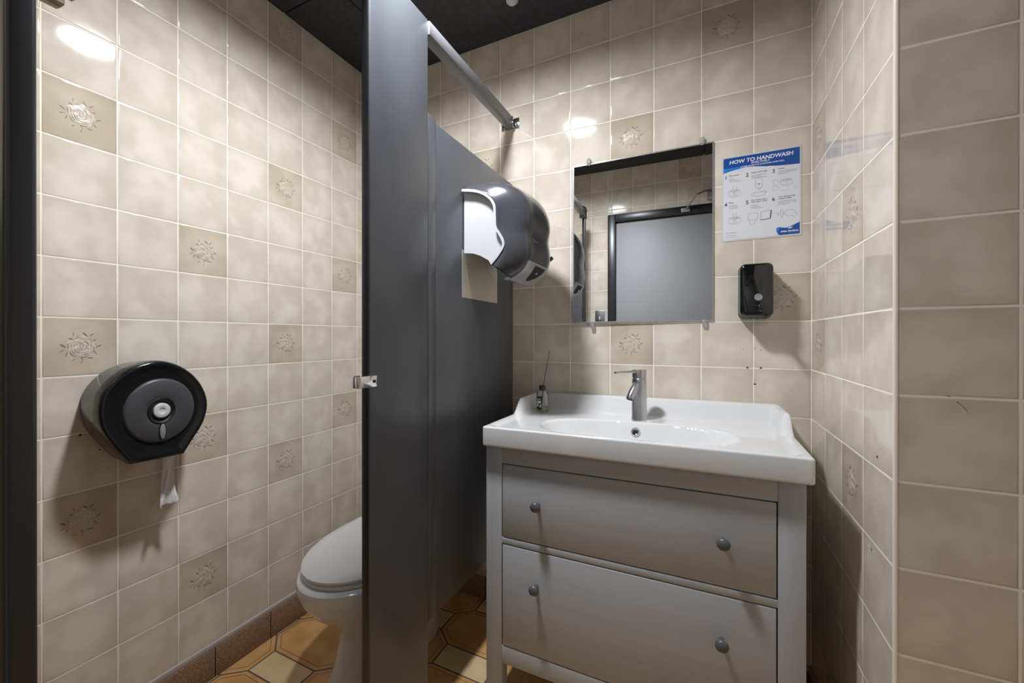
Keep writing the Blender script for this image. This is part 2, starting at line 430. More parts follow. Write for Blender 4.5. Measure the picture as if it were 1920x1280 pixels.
# front wall with the door opening, and the deeper pier closing the stall
DX0, DX1, DZ = -0.872, 0.075, 2.022
fu = [-0.982, -0.845, -0.695, -0.545, -0.395, -0.245, -0.095, 0.055, 0.205, 0.355, 0.505, 0.655, RX]
frows = [0.113] + [zr(j) for j in range(-6, 6)] + [DZ, zr(6), zr(7), CZ]
fu2 = [LX, -1.595, -1.445, -1.295, -1.145, -0.995, DX0, -0.845, -0.695, -0.545, -0.395, -0.245, -0.095, 0.055, DX1, 0.205, 0.355, 0.505, 0.655, RX]
def fskip(i, j):
    return fu2[i] > DX0 - 0.01 and fu2[i + 1] < DX1 + 0.01 and frows[j + 1] < DZ + 0.01
bm = tiled('wall_front', fu2, frows, lambda u, v, n: (u, FY + n, v), flowers={(10, len(frows) - 2), (4, len(frows) - 2), (2, 10), (3, 5)}, skip=fskip)
box(bm, (LX - .1, FY - 0.12, 0), (DX0, FY - G * 0.8, CZ + .05), 2); box(bm, (DX1, FY - 0.12, 0), (RX + .1, FY - G * 0.8, CZ + .05), 2); box(bm, (DX0, FY - 0.12, DZ), (DX1, FY - G * 0.8, CZ + .05), 2)
struct(obj('wall_front', bm, [M[k] for k in TILE_MATS]))
# bullnose trim down the outer corner
bm = bmesh.new()
r = 0.0042
prf = [(0.0 - 0.0003, EY + r + 0.001), (0.0 - 0.0003, EY + r)] + [(r - r * math.cos(a) - 0.0003, EY + r - r * math.sin(a) - 0.0003) for a in [PI / 2 * k / 6 for k in range(1, 7)]] + [(r + 0.001, EY - 0.0003), (r + 0.001, EY + r + .001)]
loft(bm, [[(x, y, 0.0) for x, y in prf], [(x, y, CZ) for x, y in prf]])
struct(obj('trim_1', bm, M['trimtile'], sm=True))

# baseboards (brown tile with a grey grout lip)
def baseboard(name, p0, p1, nrm, joints):
    bm = bmesh.new(); p0 = Vector(p0); p1 = Vector(p1); d = (p1 - p0); L_ = d.length; d.normalize(); n = Vector(nrm)
    cuts = [0] + joints + [L_]
    for a, b in zip(cuts[:-1], cuts[1:]):
        A = p0 + d * (a + 0.0015); B = p0 + d * (b - 0.0015) + n * 0.010
        lo = (min(A.x, B.x), min(A.y, B.y), 0.001); hi = (max(A.x, B.x), max(A.y, B.y), 0.096)
        box(bm, lo, hi, 0)
    A = p0; B = p1 + n * 0.0085
    box(bm, (min(A.x, B.x), min(A.y, B.y), 0.0), (max(A.x, B.x), max(A.y, B.y), 0.095), 2)
    A = p0; B = p1 + n * 0.0075
    box(bm, (min(A.x, B.x), min(A.y, B.y), 0.0962), (max(A.x, B.x), max(A.y, B.y), 0.113), 1)
    return struct(obj(name, bm, [M['base'], M['grey_grout'], M['dark']], bevel=0.0015, seg=2))
def bb(name, p0, p1, n, js): return baseboard(name, (p0[0], p0[1], 0), (p1[0], p1[1], 0), (n[0], n[1], 0), js)
bb('baseboard_left', (LX, PIERY), (LX, 0), (1, 0), [0.076, 0.276, 0.476, 0.676, 0.876, 1.075, 1.275, 1.475])
bb('baseboard_back', (LX + .011, 0), (0, 0), (0, -1), [0.2 * k for k in range(1, 9)])
bb('baseboard_right', (0, EY), (0, -.011), (-1, 0), [0.2, 0.4])
bb('baseboard_return', (-.010, EY), (RX, EY), (0, -1), [0.2, 0.4, 0.6])
bb('baseboard_side', (RX, FY), (RX, EY - .011), (-1, 0), [0.2, 0.4, 0.6, 0.8])
bb('baseboard_front', (DX1, FY), (RX - .011, FY), (0, 1), [0.2, 0.4, 0.6])
bb('baseboard_stall', (LX + .011, PIERY), (DX0 - .002, PIERY), (0, 1), [0.2, 0.4, 0.6, 0.8])

# ------------------------------------------------------------------ floor: octagons with cream oblongs
bm = bmesh.new(); box(bm, (LX - .1, FY - .15, -0.1), (RX + .1, 0.1, -0.0015), 3)
RW, RH, DXo, DYo = 0.100, 0.050, 0.064, 0.0545
PX, PY = RW * 2 + DXo, RH * 2 + 0.0545          # neighbouring columns / half period
def inset(poly, d):
    out = []; n = len(poly)
    for i in range(n):
        p0, p1, p2 = Vector(poly[i - 1]), Vector(poly[i]), Vector(poly[(i + 1) % n])
        a = (p1 - p0).normalized(); b = (p2 - p1).normalized()
        na = Vector((-a.y, a.x)); nb = Vector((-b.y, b.x)); m = (na + nb); m = m / max(1e-6, m.length_squared) * 2
        out.append(tuple(p1 + m * d))
    return out
X0b, X1b, Y0b, Y1b = LX, RX, FY - 0.1, 0.0
def clip(poly):
    for ax, val, sg in ((0, X0b, 1), (0, X1b, -1), (1, Y0b, 1), (1, Y1b, -1)):
        out = []
        for i in range(len(poly)):
            p, q_ = poly[i - 1], poly[i]
            ip = (p[ax] - val) * sg >= 0; iq = (q_[ax] - val) * sg >= 0
            if ip != iq:
                t = (val - p[ax]) / (q_[ax] - p[ax]); out.append((p[0] + t * (q_[0] - p[0]), p[1] + t * (q_[1] - p[1])))
            if iq: out.append(q_)
        poly = out
        if len(poly) < 3: return None
    return poly
def ftile(poly, mi, line=None):
    p = clip(inset(poly, 0.0028))
    if not p: return
    pts = p
    a = [bm.verts.new((x, y, -0.0012)) for x, y in pts]
    ins_ = inset(pts, 0.0022) if len(pts) > 3 else pts
    b = [bm.verts.new((x, y, 0.0)) for x, y in ins_]
    k = len(a)
    for i in range(k):
        f = bm.faces.new((a[i], a[(i + 1) % k], b[(i + 1) % k], b[i])); f.material_index = mi; f.smooth = True
    f = bm.faces.new(b); f.material_index = mi
    if line:
        o1 = inset(poly, 0.016); o2 = inset(poly, 0.0178)
        n = len(o1)
        for i in range(n):
            quad = clip([o1[i], o1[(i + 1) % n], o2[(i + 1) % n], o2[i]])
            if quad:
                f = bm.faces.new([bm.verts.new((x, y, 0.0003)) for x, y in quad]); f.material_index = 2
AX, AY = -1.5485, -0.6575
for ci in range(-2, 11):
    cx = AX + PX * ci
    off = 0 if ci % 2 == 0 else PY
    for k in range(-6, 7):
        cy = AY + 2 * PY * k + off
        ftile([(cx - RW, cy - RH), (cx + RW, cy - RH), (cx + RW, cy + RH), (cx - RW, cy + RH)], 1)
        oy = cy + PY
        hx, hy = RW + DXo, RH
        oc = [(cx - RW, oy - RH - DYo), (cx + RW, oy - RH - DYo), (cx + hx, oy - hy), (cx + hx, oy + hy), (cx + RW, oy + RH + DYo), (cx - RW, oy + RH + DYo), (cx - hx, oy + hy), (cx - hx, oy - hy)]
        ftile(oc, 0, True)
struct(obj('floor', bm, [M['floor_tile'], M['floor_light'], M['floor_line'], M['floor_grout']]))

# ceiling panels with dark joints
bm = bmesh.new()
cx_ = [LX - .1, -1.454, -0.234, 0.986]; cy_ = [FY - .1, -1.12, -0.51, 0.1]
for a, b in zip(cx_[:-1], cx_[1:]):
    for c, d in zip(cy_[:-1], cy_[1:]):
        box(bm, (a + .003, c + .003, CZ), (b - .003, d - .003, CZ + .02))
box(bm, (LX - .1, FY - .15, CZ + .012), (RX + .25, .1, CZ + .1), 1)
struct(obj('ceiling', bm, [M['ceiling'], M['dark']]))

# ------------------------------------------------------------------ ceiling lamp
lx, ly = LAMP
lamp = thing('ceiling_lamp', 'round lit ceiling lamp with a flat white diffuser, above the toilet partition', 'lamp', (lx, ly, CZ))
bm = bmesh.new(); lathe(bm, [(0.098, 0), (0.100, -0.006), (0.099, -0.046), (0.095, -0.050), (0.088, -0.050), (0.084, -0.0222), (0.03, -0.022)], (0, 0, 0), n=48)  # rim deepened to hold the lamp's light off the upper walls
obj('baffle_ring', bm, M['white_paint'], lamp, sm=True)
bm = bmesh.new(); lathe(bm, [(0.080, -0.0225), (0.079, -0.0245), (0.074, -0.0262), (0.040, -0.0275), (0.0, -0.028)], (0, 0, 0), n=48)
obj('diffuser', bm, M['lamp_on'], lamp, sm=True)

spr = thing('sprinkler_cover', 'small round ribbed white fitting on the black ceiling near the back wall', 'ceiling fitting', (-0.923, -0.166, CZ))
bm = bmesh.new()
rings = []
for rr, h in ((0.019, 0), (0.0185, -0.003), (0.013, -0.010), (0.006, -0.013), (0.0005, -0.0135)):
    rings.append([(rr * (1 + 0.10 * (k % 2)) * math.cos(2 * PI * k / 36), rr * (1 + 0.10 * (k % 2)) * math.sin(2 * PI * k / 36), h) for k in range(36)])
loft(bm, rings)
obj('ribbed_cap', bm, M['white_plastic'], spr)
bm = bmesh.new(); lathe(bm, [(0.022, 0), (0.022, -0.0012), (0.0191, -0.0014)], (0, 0, 0), n=36); obj('flange', bm, M['white_plastic'], spr)

# ------------------------------------------------------------------ partition: pilaster, panel, rail, post, door
part = thing('toilet_partition', 'charcoal toilet partition pilaster and hanging side panel beside the toilet', 'partition', (XP, -0.60, 0))
pil = obj('pilaster', nbox((XP, -0.842, 0.0), (XP - 0.026, -0.6055, 2.0145)), M['part'], part, bevel=0.004, seg=3)
obj('edge_band', nbox((XP - 0.0025, -0.8432, 0.004), (XP - 0.0235, -0.8412, 2.011)), M['part_edge'], pil, bevel=0.0008, seg=2)
pan = obj('side_panel', nbox((XP - 0.002, -0.566, 0.303), (XP - 0.024, -0.003, 1.740)), M['part'], part, bevel=0.0015, seg=2)
obj('joining_strip', nbox((XP - 0.001, -0.6045, 0.303), (XP - 0.025, -0.5665, 1.752)), M['part'], pan, bevel=0.0012, seg=2)
# the unpainted patch left on the panel where another dispenser hung
bm = bmesh.new()
fp = lambda u, v, n: (XP - 0.002 + n, u, v)
pp = [(-0.409, 1.2445), (-0.157, 1.243), (-0.157, 1.40), (-0.405, 1.40)]
prism(bm, pp, fp, 0.0, 0.0008, 0)
rnd = random.Random(3)
strip = [(-0.416, 1.2445)]
up = [(-0.409 + rnd.uniform(0, .006), 1.2445 + 0.15 * k / 22) for k in range(23)]
pts = [(-0.4165, 1.40), (-0.4165, 1.244)] + [(u + 0.022 * (1 - (v - 1.2445) / 0.16) * 0.7, v) for u, v in up]
prism(bm, pts, fp, 0.0008, 0.0014, 1)
for u, v in ((-0.372, 1.357), (-0.206, 1.342)):
    prism(bm, [(u + 0.0026 * math.cos(2 * PI * k / 10), v + 0.0026 * math.sin(2 * PI * k / 10)) for k in range(10)], fp, 0.0008, 0.0011, 2)
prism(bm, [(-0.1585, 1.243), (-0.155, 1.243), (-0.155, 1.36), (-0.1585, 1.36)], fp, 0.0008, 0.0014, 3)
pt = obj('unpainted_patch', bm, [M['unpainted'], M['torn'], M['dark'], M['white_plastic']], pan)
pt['label'] = 'bare beige patch with a torn silver edge'
# latch keeper on the pilaster edge
bm = bmesh.new()
pts = [(XP + 0.0018, -0.819), (XP + 0.0018, -0.846), (XP - 0.004, -0.872), (XP - 0.016, -0.878), (XP - 0.029, -0.870), (XP - 0.029, -0.846), (XP - 0.0265, -0.846), (XP - 0.0265, -0.868), (XP - 0.016, -0.8745), (XP - 0.006, -0.869), (XP - 0.0005, -0.8445), (XP + 0.0003, -0.819)]
prism(bm, pts, lambda u, v, n: (u, v, 1.0105 + n), -0.0135, 0.0135)
kp = obj('door_keeper', bm, M['chrome'], pil, bevel=0.001, seg=2); kp['label'] = 'chrome door keeper'
bm = bmesh.new(); tube(bm, [(XP + 0.0015, -0.828, 1.0105), (XP + 0.004, -0.828, 1.0105)], [0.0045, 0.0035], 16); obj('screw', bm, M['dark'], pil)
rnd = random.Random(11)
bm = bmesh.new()
for _ in range(70):
    v = rnd.uniform(0.3, 1.95); u = rnd.uniform(-0.835, -0.612) if rnd.random() < 0.6 else rnd.uniform(-0.56, -0.05)
    x = XP + 0.0003 if u < -0.61 else XP - 0.0017
    if u > -0.61 and not (0.32 < v < 1.72): continue
    r = rnd.uniform(0.0004, 0.0011)
    bm.faces.new([bm.verts.new((x, u + r * math.cos(k * PI / 3), v + r * math.sin(k * PI / 3))) for k in range(6)])
bmesh.ops.recalc_face_normals(bm, faces=bm.faces)
o = obj('paint_specks', bm, M['rail'], pil); o['kind'] = 'stuff'
reparent(part)

rail = thing('head_rail', 'grey square overhead rail running from the partition post to the back wall', 'rail', (XP, -0.3, 1.97))
obj('rail_tube', nbox((XP + 0.004, -0.6050, 1.972), (XP - 0.030, -0.004, 2.0125)), M['rail'], rail, bevel=0.0025, seg=2)
bm = bmesh.new()
box(bm, (XP - 0.052, -0.004, 1.970), (XP + 0.026, -0.0006, 2.012)); box(bm, (XP + 0.0045, -0.026, 1.970), (XP + 0.0075, -0.004, 2.0125))
box(bm, (XP - 0.0335, -0.026, 1.970), (XP - 0.0305, -0.004, 2.0125))
br = obj('wall_bracket', bm, M['chrome'], rail, bevel=0.0008, seg=2); br['label'] = 'chrome wall bracket'
for z in (2.000, 1.984):
    bm = bmesh.new(); tube(bm, [(XP + 0.017, -0.0035, z), (XP + 0.017, -0.0065, z)], 0.0034, 10); obj('screw', bm, M['dark'], rail)
reparent(rail)
rail2 = thing('head_rail', 'grey square overhead rail across the stall doorway, on top of the slim post', 'rail', (XP, -1.1, 1.97))
obj('rail_tube', nbox((XP + 0.004, -0.8425, 1.9725), (XP - 0.030, -1.424, 2.0125)), M['rail'], rail2, bevel=0.0025, seg=2)
bm = bmesh.new(); loft(bm, [[(XP - .013 + a_, -1.41 + b_, z_) for a_, b_ in rrect(-w_, w_, -w_, w_, w_ * .45, 4)] for w_, z_ in ((0.026, 1.955), (0.026, 2.016), (0.022, 2.026), (0.004, 2.044))])
br = obj('corner_cap', bm, M['chrome'], rail2, sm=True); br['label'] = 'chrome corner cap over the post'
reparent(rail2)

post = thing('stall_post', 'slim dark stall door post at the left edge of the view', 'post', (XP, -1.408, 0))
obj('upright', nbox((XP + 0.003, -1.4205, 0.0), (XP - 0.020, -1.3935, 1.972)), M['part_edge'], post, bevel=0.0055, seg=4)
obj('floor_shoe', nbox((XP + 0.006, -1.4235, 0.0), (XP - 0.023, -1.3905, 0.06)), M['chrome'], post, bevel=0.002)
reparent(post)
door = thing('stall_door', 'charcoal stall door swung into the toilet stall behind the slim post', 'door', (XP - 0.026, -1.4135, 0.30))
door.rotation_euler = (0, 0, 0)
dd = Vector((-0.968, 0.25, 0)); nn = Vector((0.25, 0.968, 0))
bm = bmesh.new()
a0 = dd * 0.004; pts = [a0, a0 + dd * 0.54, a0 + dd * 0.54 + nn * 0.016, a0 + nn * 0.016]
loft(bm, [[(p.x, p.y, 0) for p in pts], [(p.x, p.y, 1.44) for p in pts]])
obj('door_leaf', bm, M['part'], door, bevel=0.0025, seg=2)
for z in (0.12, 1.30):
    bm = bmesh.new(); tube(bm, [(0.0, 0.009, z - .03), (0.0, 0.009, z + .03)], 0.004, 12); obj('hinge', bm, M['chrome'], door)

# small olive brown block with two pegs, high on the left wall
hk = thing('wall_block', 'small olive brown block high on the left wall, cut by the frame top', 'bracket', (LX, -1.155, 1.955))
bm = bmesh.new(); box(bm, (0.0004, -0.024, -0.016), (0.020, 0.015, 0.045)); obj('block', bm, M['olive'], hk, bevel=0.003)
bm = bmesh.new(); tube(bm, [(0.020, 0.002, 0.010), (0.030, 0.002, 0.006), (0.036, 0.002, 0.012)], [0.006, 0.005, 0.006], 12); obj('peg', bm, M['pinkish'], hk, sm=True)
bm = bmesh.new(); tube(bm, [(0.0005, 0.034, 0.030), (0.008, 0.034, 0.018)], [0.005, 0.004], 12); obj('peg', bm, M['pinkish'], hk, sm=True)

# ------------------------------------------------------------------ jumbo toilet paper dispenser
def spline_closed(pts, sub=6, corners=()):
    out = []; n = len(pts)
    for i in range(n):
        p0, p1, p2, p3 = pts[i - 1], pts[i], pts[(i + 1) % n], pts[(i + 2) % n]
        if i in corners: p0 = p1
        if (i + 1) % n in corners: p3 = p2
        for s in range(sub):
            t = s / sub
            out.append(tuple(0.5 * ((2 * p1[k]) + (-p0[k] + p2[k]) * t + (2 * p0[k] - 5 * p1[k] + 4 * p2[k] - p3[k]) * t * t + (-p0[k] + 3 * p1[k] - 3 * p2[k] + p3[k]) * t ** 3) for k in range(2)))
    return out
tp = thing('toilet_paper_dispenser', 'round black jumbo toilet paper dispenser on the left wall', 'dispenser', (LX, -0.983, 0.915))
C0 = (-0.983, 0.920)
arc = [(-1.045, 0.784), (-1.086, 0.846), (-1.108, 0.895), (-1.111, 0.945), (-1.098, 0.988), (-1.055, 1.031), (-0.989, 1.051), (-0.930, 1.034), (-0.882, 0.989), (-0.857, 0.926), (-0.867, 0.866), (-0.900, 0.814), (-0.922, 0.781)]
rel = [(a - C0[0], b - C0[1]) for a, b in arc]
OUT = spline_closed(rel, 5, corners=(0, 12))
OUT = OUT[:12 * 5 + 1]
def tp_ring(x, sc, dz=0.0, dcut=0.0):
    return [(x, C0[0] + a * sc + 0.983, C0[1] + (max(b * sc, -0.138 + dcut)) + dz - 0.915) for a, b in OUT]
bm = bmesh.new()
loft(bm, [tp_ring(0.0006, 0.955), tp_ring(0.020, 0.965), tp_ring(0.084, 0.985)])
back = obj('backplate', bm, M['tp_black'], tp, sm=True)
bm = bmesh.new()      # smoky side window: upper part only
sel = [p for p in OUT if p[1] > -0.045]
i0 = [i for i, p in enumerate(OUT) if p[1] > -0.045]
seq = OUT[min(i0):max(i0) + 1]
loft(bm, [[(x, a * sc, b * sc + 0.005) for a, b in seq] for x, sc in ((0.004, 0.968), (0.022, 0.976), (0.084, 0.995))], False, False, closed=False)
loft(bm, [[(x, a * sc, b * sc + 0.005) for a, b in seq] for x, sc in ((0.004, 0.958), (0.084, 0.985))], False, False, closed=False)
obj('side_window', bm, M['tp_smoke'], tp, sm=True)
bm = bmesh.new()
def fr(x, sc, cut=0.0): return tp_ring(x, sc, 0.0, cut)
loft(bm, [fr(0.0845, 1.0), fr(0.106, 1.0), fr(0.113, 0.992), fr(0.1185, 0.975, .001), fr(0.1205, 0.945, .003), fr(0.1195, 0.90, .006), fr(0.1150, 0.83, .012), fr(0.1135, 0.76, .02)], True, True)
cov = obj('cover', bm, M['tp_black'], tp, sm=True)
for p in cov.data.polygons: p.use_smooth = True
dc = (-0.978 + 0.983, 0.915 - 0.915)
bm = bmesh.new()
def ell(x, ry, rz, n=56): return [(x, dc[0] + ry * math.cos(2 * PI * k / n), dc[1] + rz * math.sin(2 * PI * k / n)) for k in range(n)]
loft(bm, [ell(0.1125, 0.086, 0.087), ell(0.1175, 0.083, 0.084), ell(0.1195, 0.080, 0.081), ell(0.1198, 0.045, 0.046), ell(0.1192, 0.031, 0.032), ell(0.1160, 0.0265, 0.0275)], False, True)
obj('centre_disc', bm, M['tp_grey'], cov, sm=True)
bm = bmesh.new(); loft(bm, [ell(0.1205, 0.0335, 0.0345), ell(0.1215, 0.0325, 0.0335), ell(0.1180, 0.027, 0.028), ell(0.1165, 0.0255, 0.0265)], False, True); obj('lock_recess', bm, M['dark'], cov, sm=True)
bm = bmesh.new(); loft(bm, [ell(0.1165, 0.0200, 0.0200), ell(0.1225, 0.0198, 0.0198), ell(0.1235, 0.0185, 0.0185), ell(0.1232, 0.0065, 0.0065), ell(0.1220, 0.0052, 0.0052)], False, True); lk = obj('lock_button', bm, M['white_plastic'], cov, sm=True); lk['label'] = 'white round lock'
bm = bmesh.new()
def ell2(x, ry, rz, n=32): return [(x, dc[0] + 0.0015 + ry * math.cos(2 * PI * k / n), -0.057 + rz * math.sin(2 * PI * k / n)) for k in range(n)]
loft(bm, [ell2(0.1190, 0.0085, 0.0235), ell2(0.1225, 0.0082, 0.0230), ell2(0.1222, 0.0070, 0.0215)], False, True, mi=0)
obj('window_rim', bm, M['dark'], cov, sm=True)
bm = bmesh.new(); loft(bm, [ell2(0.1222, 0.0068, 0.0208), ell2(0.1240, 0.0050, 0.0165), ell2(0.1246, 0.0015, 0.006)], False, True); wn = obj('level_window', bm, M['silver_plastic'], cov, sm=True); wn['label'] = 'silver oval window'
# hanging sheet
bm = bmesh.new()
rnd = random.Random(5); nu, nv = 14, 24; g = []
top, bot = 0.785, 0.628
for j in range(nv + 1):
    t = j / nv; row = []
    wl = -0.9475 + (-0.0115) * t ** 1.3; wr = -0.918 + 0.008 * max(0, t - 0.75) / 0.25 - 0.001 * math.sin(t * 6)
    for i in range(nu + 1):
        s = i / nu
        z = top + (bot - top) * t
        if j == nv: z += [0, .004, .0, .007, .010, .008, .003, .007, .002, -.002, .004, .007, .005, .008, .004][i] - (0.004 if i < 3 else 0)
        y = wl + (wr - wl) * s
        x = 0.060 + 0.006 * math.sin(s * 5 + t * 3) * t + 0.007 * math.exp(-((s - 0.62 + 0.55 * t) / 0.07) ** 2) * sstep(.2, .45, t) + 0.004 * math.sin(t * 9) * t
        row.append(bm.verts.new((x, y + 0.983, z - 0.915)))
    g.append(row)
for j in range(nv):
    for i in range(nu): bm.faces.new((g[j][i], g[j + 1][i], g[j + 1][i + 1], g[j][i + 1]))
sh = obj('paper_sheet', bm, M['tissue'], tp, sm=True)
md = sh.modifiers.new('thick', 'SOLIDIFY'); md.thickness = 0.0006
sh['label'] = 'torn white paper end'

# ------------------------------------------------------------------ paper towel dispenser on the partition
td = thing('paper_towel_dispenser', 'bulging charcoal paper towel dispenser with a white side, on the partition', 'dispenser', (XP, -0.287, 1.30))
Y1, Y2 = -0.419, -0.150
P0 = [(0.000, 1.592), (0.055, 1.580), (0.096, 1.557), (0.118, 1.527), (0.1215, 1.490), (0.1235, 1.457), (0.136, 1.436), (0.1485, 1.413), (0.1490, 1.393), (0.131, 1.366), (0.106, 1.340)]
P1 = [(0.000, 1.616), (0.095, 1.616), (0.155, 1.601), (0.198, 1.568), (0.222, 1.523), (0.229, 1.480), (0.222, 1.440), (0.226, 1.400), (0.222, 1.362), (0.200, 1.325), (0.158, 1.300)]
def sp_open(p, sub=5):
    out = []
    for i in range(len(p) - 1):
        a = p[max(i - 1, 0)]; b = p[i]; c = p[i + 1]; d = p[min(i + 2, len(p) - 1)]
        for s in range(sub):
            t = s / sub
            out.append(tuple(0.5 * ((2 * b[k]) + (-a[k] + c[k]) * t + (2 * a[k] - 5 * b[k] + 4 * c[k] - d[k]) * t * t + (-a[k] + 3 * b[k] - 3 * c[k] + d[k]) * t ** 3) for k in range(2)))
    out.append(p[-1]); return out
S0, S1 = sp_open(P0), sp_open(P1)
def prof(f, y):
    out = []
    for i, (a, b) in enumerate(zip(S0, S1)):
        t = sstep(0.55, 1.0, i / (len(S0) - 1)); f2 = f ** (1 - 0.65 * t) if f > 0 else 0
        out.append((a[0] * (1 - f2) + b[0] * f2, y, a[1] * (1 - f2) + b[1] * f2))
    return out
secs = [(-0.419, 0.0), (-0.414, 0.02), (-0.395, 0.20), (-0.372, 0.42), (-0.352, 0.62), (-0.338, 0.76), (-0.324, 0.86), (-0.305, 0.93), (-0.285, 0.96), (-0.262, 0.95), (-0.242, 0.90), (-0.225, 0.82), (-0.208, 0.68), (-0.190, 0.48), (-0.172, 0.24), (-0.155, 0.04), (-0.150, 0.0)]
# side profile keeps its full depth longer in the far half
secs = [(-0.419, 0.0), (-0.416, 0.05), (-0.409, 0.22), (-0.400, 0.48), (-0.391, 0.70), (-0.382, 0.82), (-0.370, 0.885), (-0.345, 0.93), (-0.310, 0.97), (-0.275, 1.0), (-0.245, 1.0), (-0.215, 0.97), (-0.197, 0.90), (-0.182, 0.74), (-0.168, 0.48), (-0.156, 0.15), (-0.150, 0.0)]
bm = bmesh.new(); loft(bm, [prof(f, y) for y, f in secs], False, False, closed=False)
def toloc(bm, dx, dy, dz):
    for v in bm.verts: v.co.x += dx; v.co.y += dy; v.co.z += dz
toloc(bm, 0.002, 0.287, -1.30)
cv = obj('cover', bm, M['towel_dark'], td, sm=True)
md = cv.modifiers.new('thick', 'SOLIDIFY'); md.thickness = 0.003; md.offset = 0
# white lip along the near edge
bm = bmesh.new()
lip = [Vector((a, -0.4205, b)) for a, b in S0]
rings = []
for i, p in enumerate(lip):
    d = (lip[min(i + 1, len(lip) - 1)] - lip[max(i - 1, 0)]).normalized(); nrm = Vector((-d.z, 0, d.x))
    if nrm.dot(Vector((-0.05, 0, -0.02))) < 0 and False: nrm = -nrm
    nrm = Vector((d.z, 0, -d.x))
    rings.append([p + nrm * 0.0075 + Vector((0, -0.0018, 0)), p + nrm * 0.0075 + Vector((0, 0.004, 0)), p + Vector((0, 0.004, 0)) - nrm * 0.0004, p + Vector((0, -0.0018, 0)) - nrm * 0.0004])
loft(bm, rings); toloc(bm, 0.002, 0.287, -1.30)
obj('edge_lip', bm, M['white_plastic'], td, sm=False)
# white side cheek, both ends
for yy, nm in ((-0.4060, 'side_cheek'), (-0.1600, 'side_cheek')):
    inner = [(a * 0.985, b - 0.002) for a, b in S0]
    low = [(0.106, 1.340), (0.088, 1.358), (0.060, 1.374), (0.034, 1.384), (0.000, 1.388)]
    pts = inner + low[1:]
    bm = bmesh.new(); prism(bm, pts, lambda u, v, n: (u, yy + n, v), -0.0015, 0.0015); toloc(bm, 0.002, 0.287, -1.30)
    o = obj(nm, bm, M['white_plastic'], td); o['label'] = 'white side panel'
# lower front housing: silver chute with dark window
def lerp(a, b, t): return a + (b - a) * t
def fy(y):
    for (ya, fa), (yb, fb) in zip(secs[:-1], secs[1:]):
        if ya <= y <= yb: return lerp(fa, fb, (y - ya) / (yb - ya))
    return 1.0
def chute_pt(y, t, off):
    pr_ = prof(fy(y), y); k = (len(pr_) - 1) - 8.5 + 8.5 * t; i = min(int(k), len(pr_) - 2); fr_ = k - i
    a = pr_[i]; b = pr_[i + 1]; d = Vector((b[0] - a[0], 0, b[2] - a[2])).normalized(); nrm = Vector((-d.z, 0, d.x))
    if nrm.x < 0: nrm = -nrm
    return Vector((lerp(a[0], b[0], fr_), y, lerp(a[2], b[2], fr_))) + nrm * off
bm = bmesh.new(); ring = []
for y in [-0.380, -0.37, -0.36, -0.34, -0.32, -0.30, -0.28, -0.26, -0.24, -0.22, -0.205]:
    t0 = 0.0
    top_ = [chute_pt(y, lerp(t0, 1, k / 8), 0.0042) for k in range(9)]
    last = top_[-1]
    ring.append([tuple(p) for p in top_] + [tuple(last + Vector((-0.004, 0, -0.004))), tuple(last + Vector((-0.030, 0, 0.0))), tuple(chute_pt(y, 1, -.006)), tuple(chute_pt(y, lerp(t0, 1, 0.5), -.006)), tuple(chute_pt(y, t0, -.006))])
loft(bm, ring); toloc(bm, 0.002, 0.287, -1.30)
ch = obj('chute', bm, M['silver_plastic'], td, sm=True); ch['label'] = 'silver chute'
bm = bmesh.new()
def chp(s, t, off=0.0056): return tuple(chute_pt(lerp(-0.325, -0.240, s), lerp(0.10, 0.92, t), off))
out_ = [(0.0, 0.05), (0.02, 0.30), (0.10, 0.55), (0.24, 0.78), (0.42, 0.90), (0.62, 0.80), (0.80, 0.58), (0.93, 0.32), (1.0, 0.05)]
cols = 9; g_ = []
for (s_, t_) in out_:
    g_.append([bm.verts.new(chp(s_, lerp(0.0, t_, k / 6), 0.0052 + 0.0012 * math.sin(PI * k / 6))) for k in range(7)])
for i in range(len(g_) - 1):
    for k in range(6): bm.faces.new((g_[i][k], g_[i][k + 1], g_[i + 1][k + 1], g_[i + 1][k]))
toloc(bm, 0.002, 0.287, -1.30)
obj('dark_window', bm, M['dark'], ch)
p = chp(0.36, 0.34, 0.007); bm = bmesh.new(); lathe(bm, [(0.0035, -.002), (0.0035, 0.001), (0.002, 0.003), (0, 0.0032)], (p[0] + .002, p[1] + .287, p[2] - 1.30), (0.8, -0.2, -0.5), 16); obj('keyhole', bm, M['chrome'], ch, sm=True)
# lever on the far lower side
bm = bmesh.new(); tube(bm, [(0.172, 0.133, 0.095), (0.188, 0.146, 0.094), (0.204, 0.150, 0.095), (0.213, 0.151, 0.101)], [0.006, 0.0065, 0.0085, 0.006], 14)
obj('feed_lever', bm, M['tp_smoke'], td, sm=True)
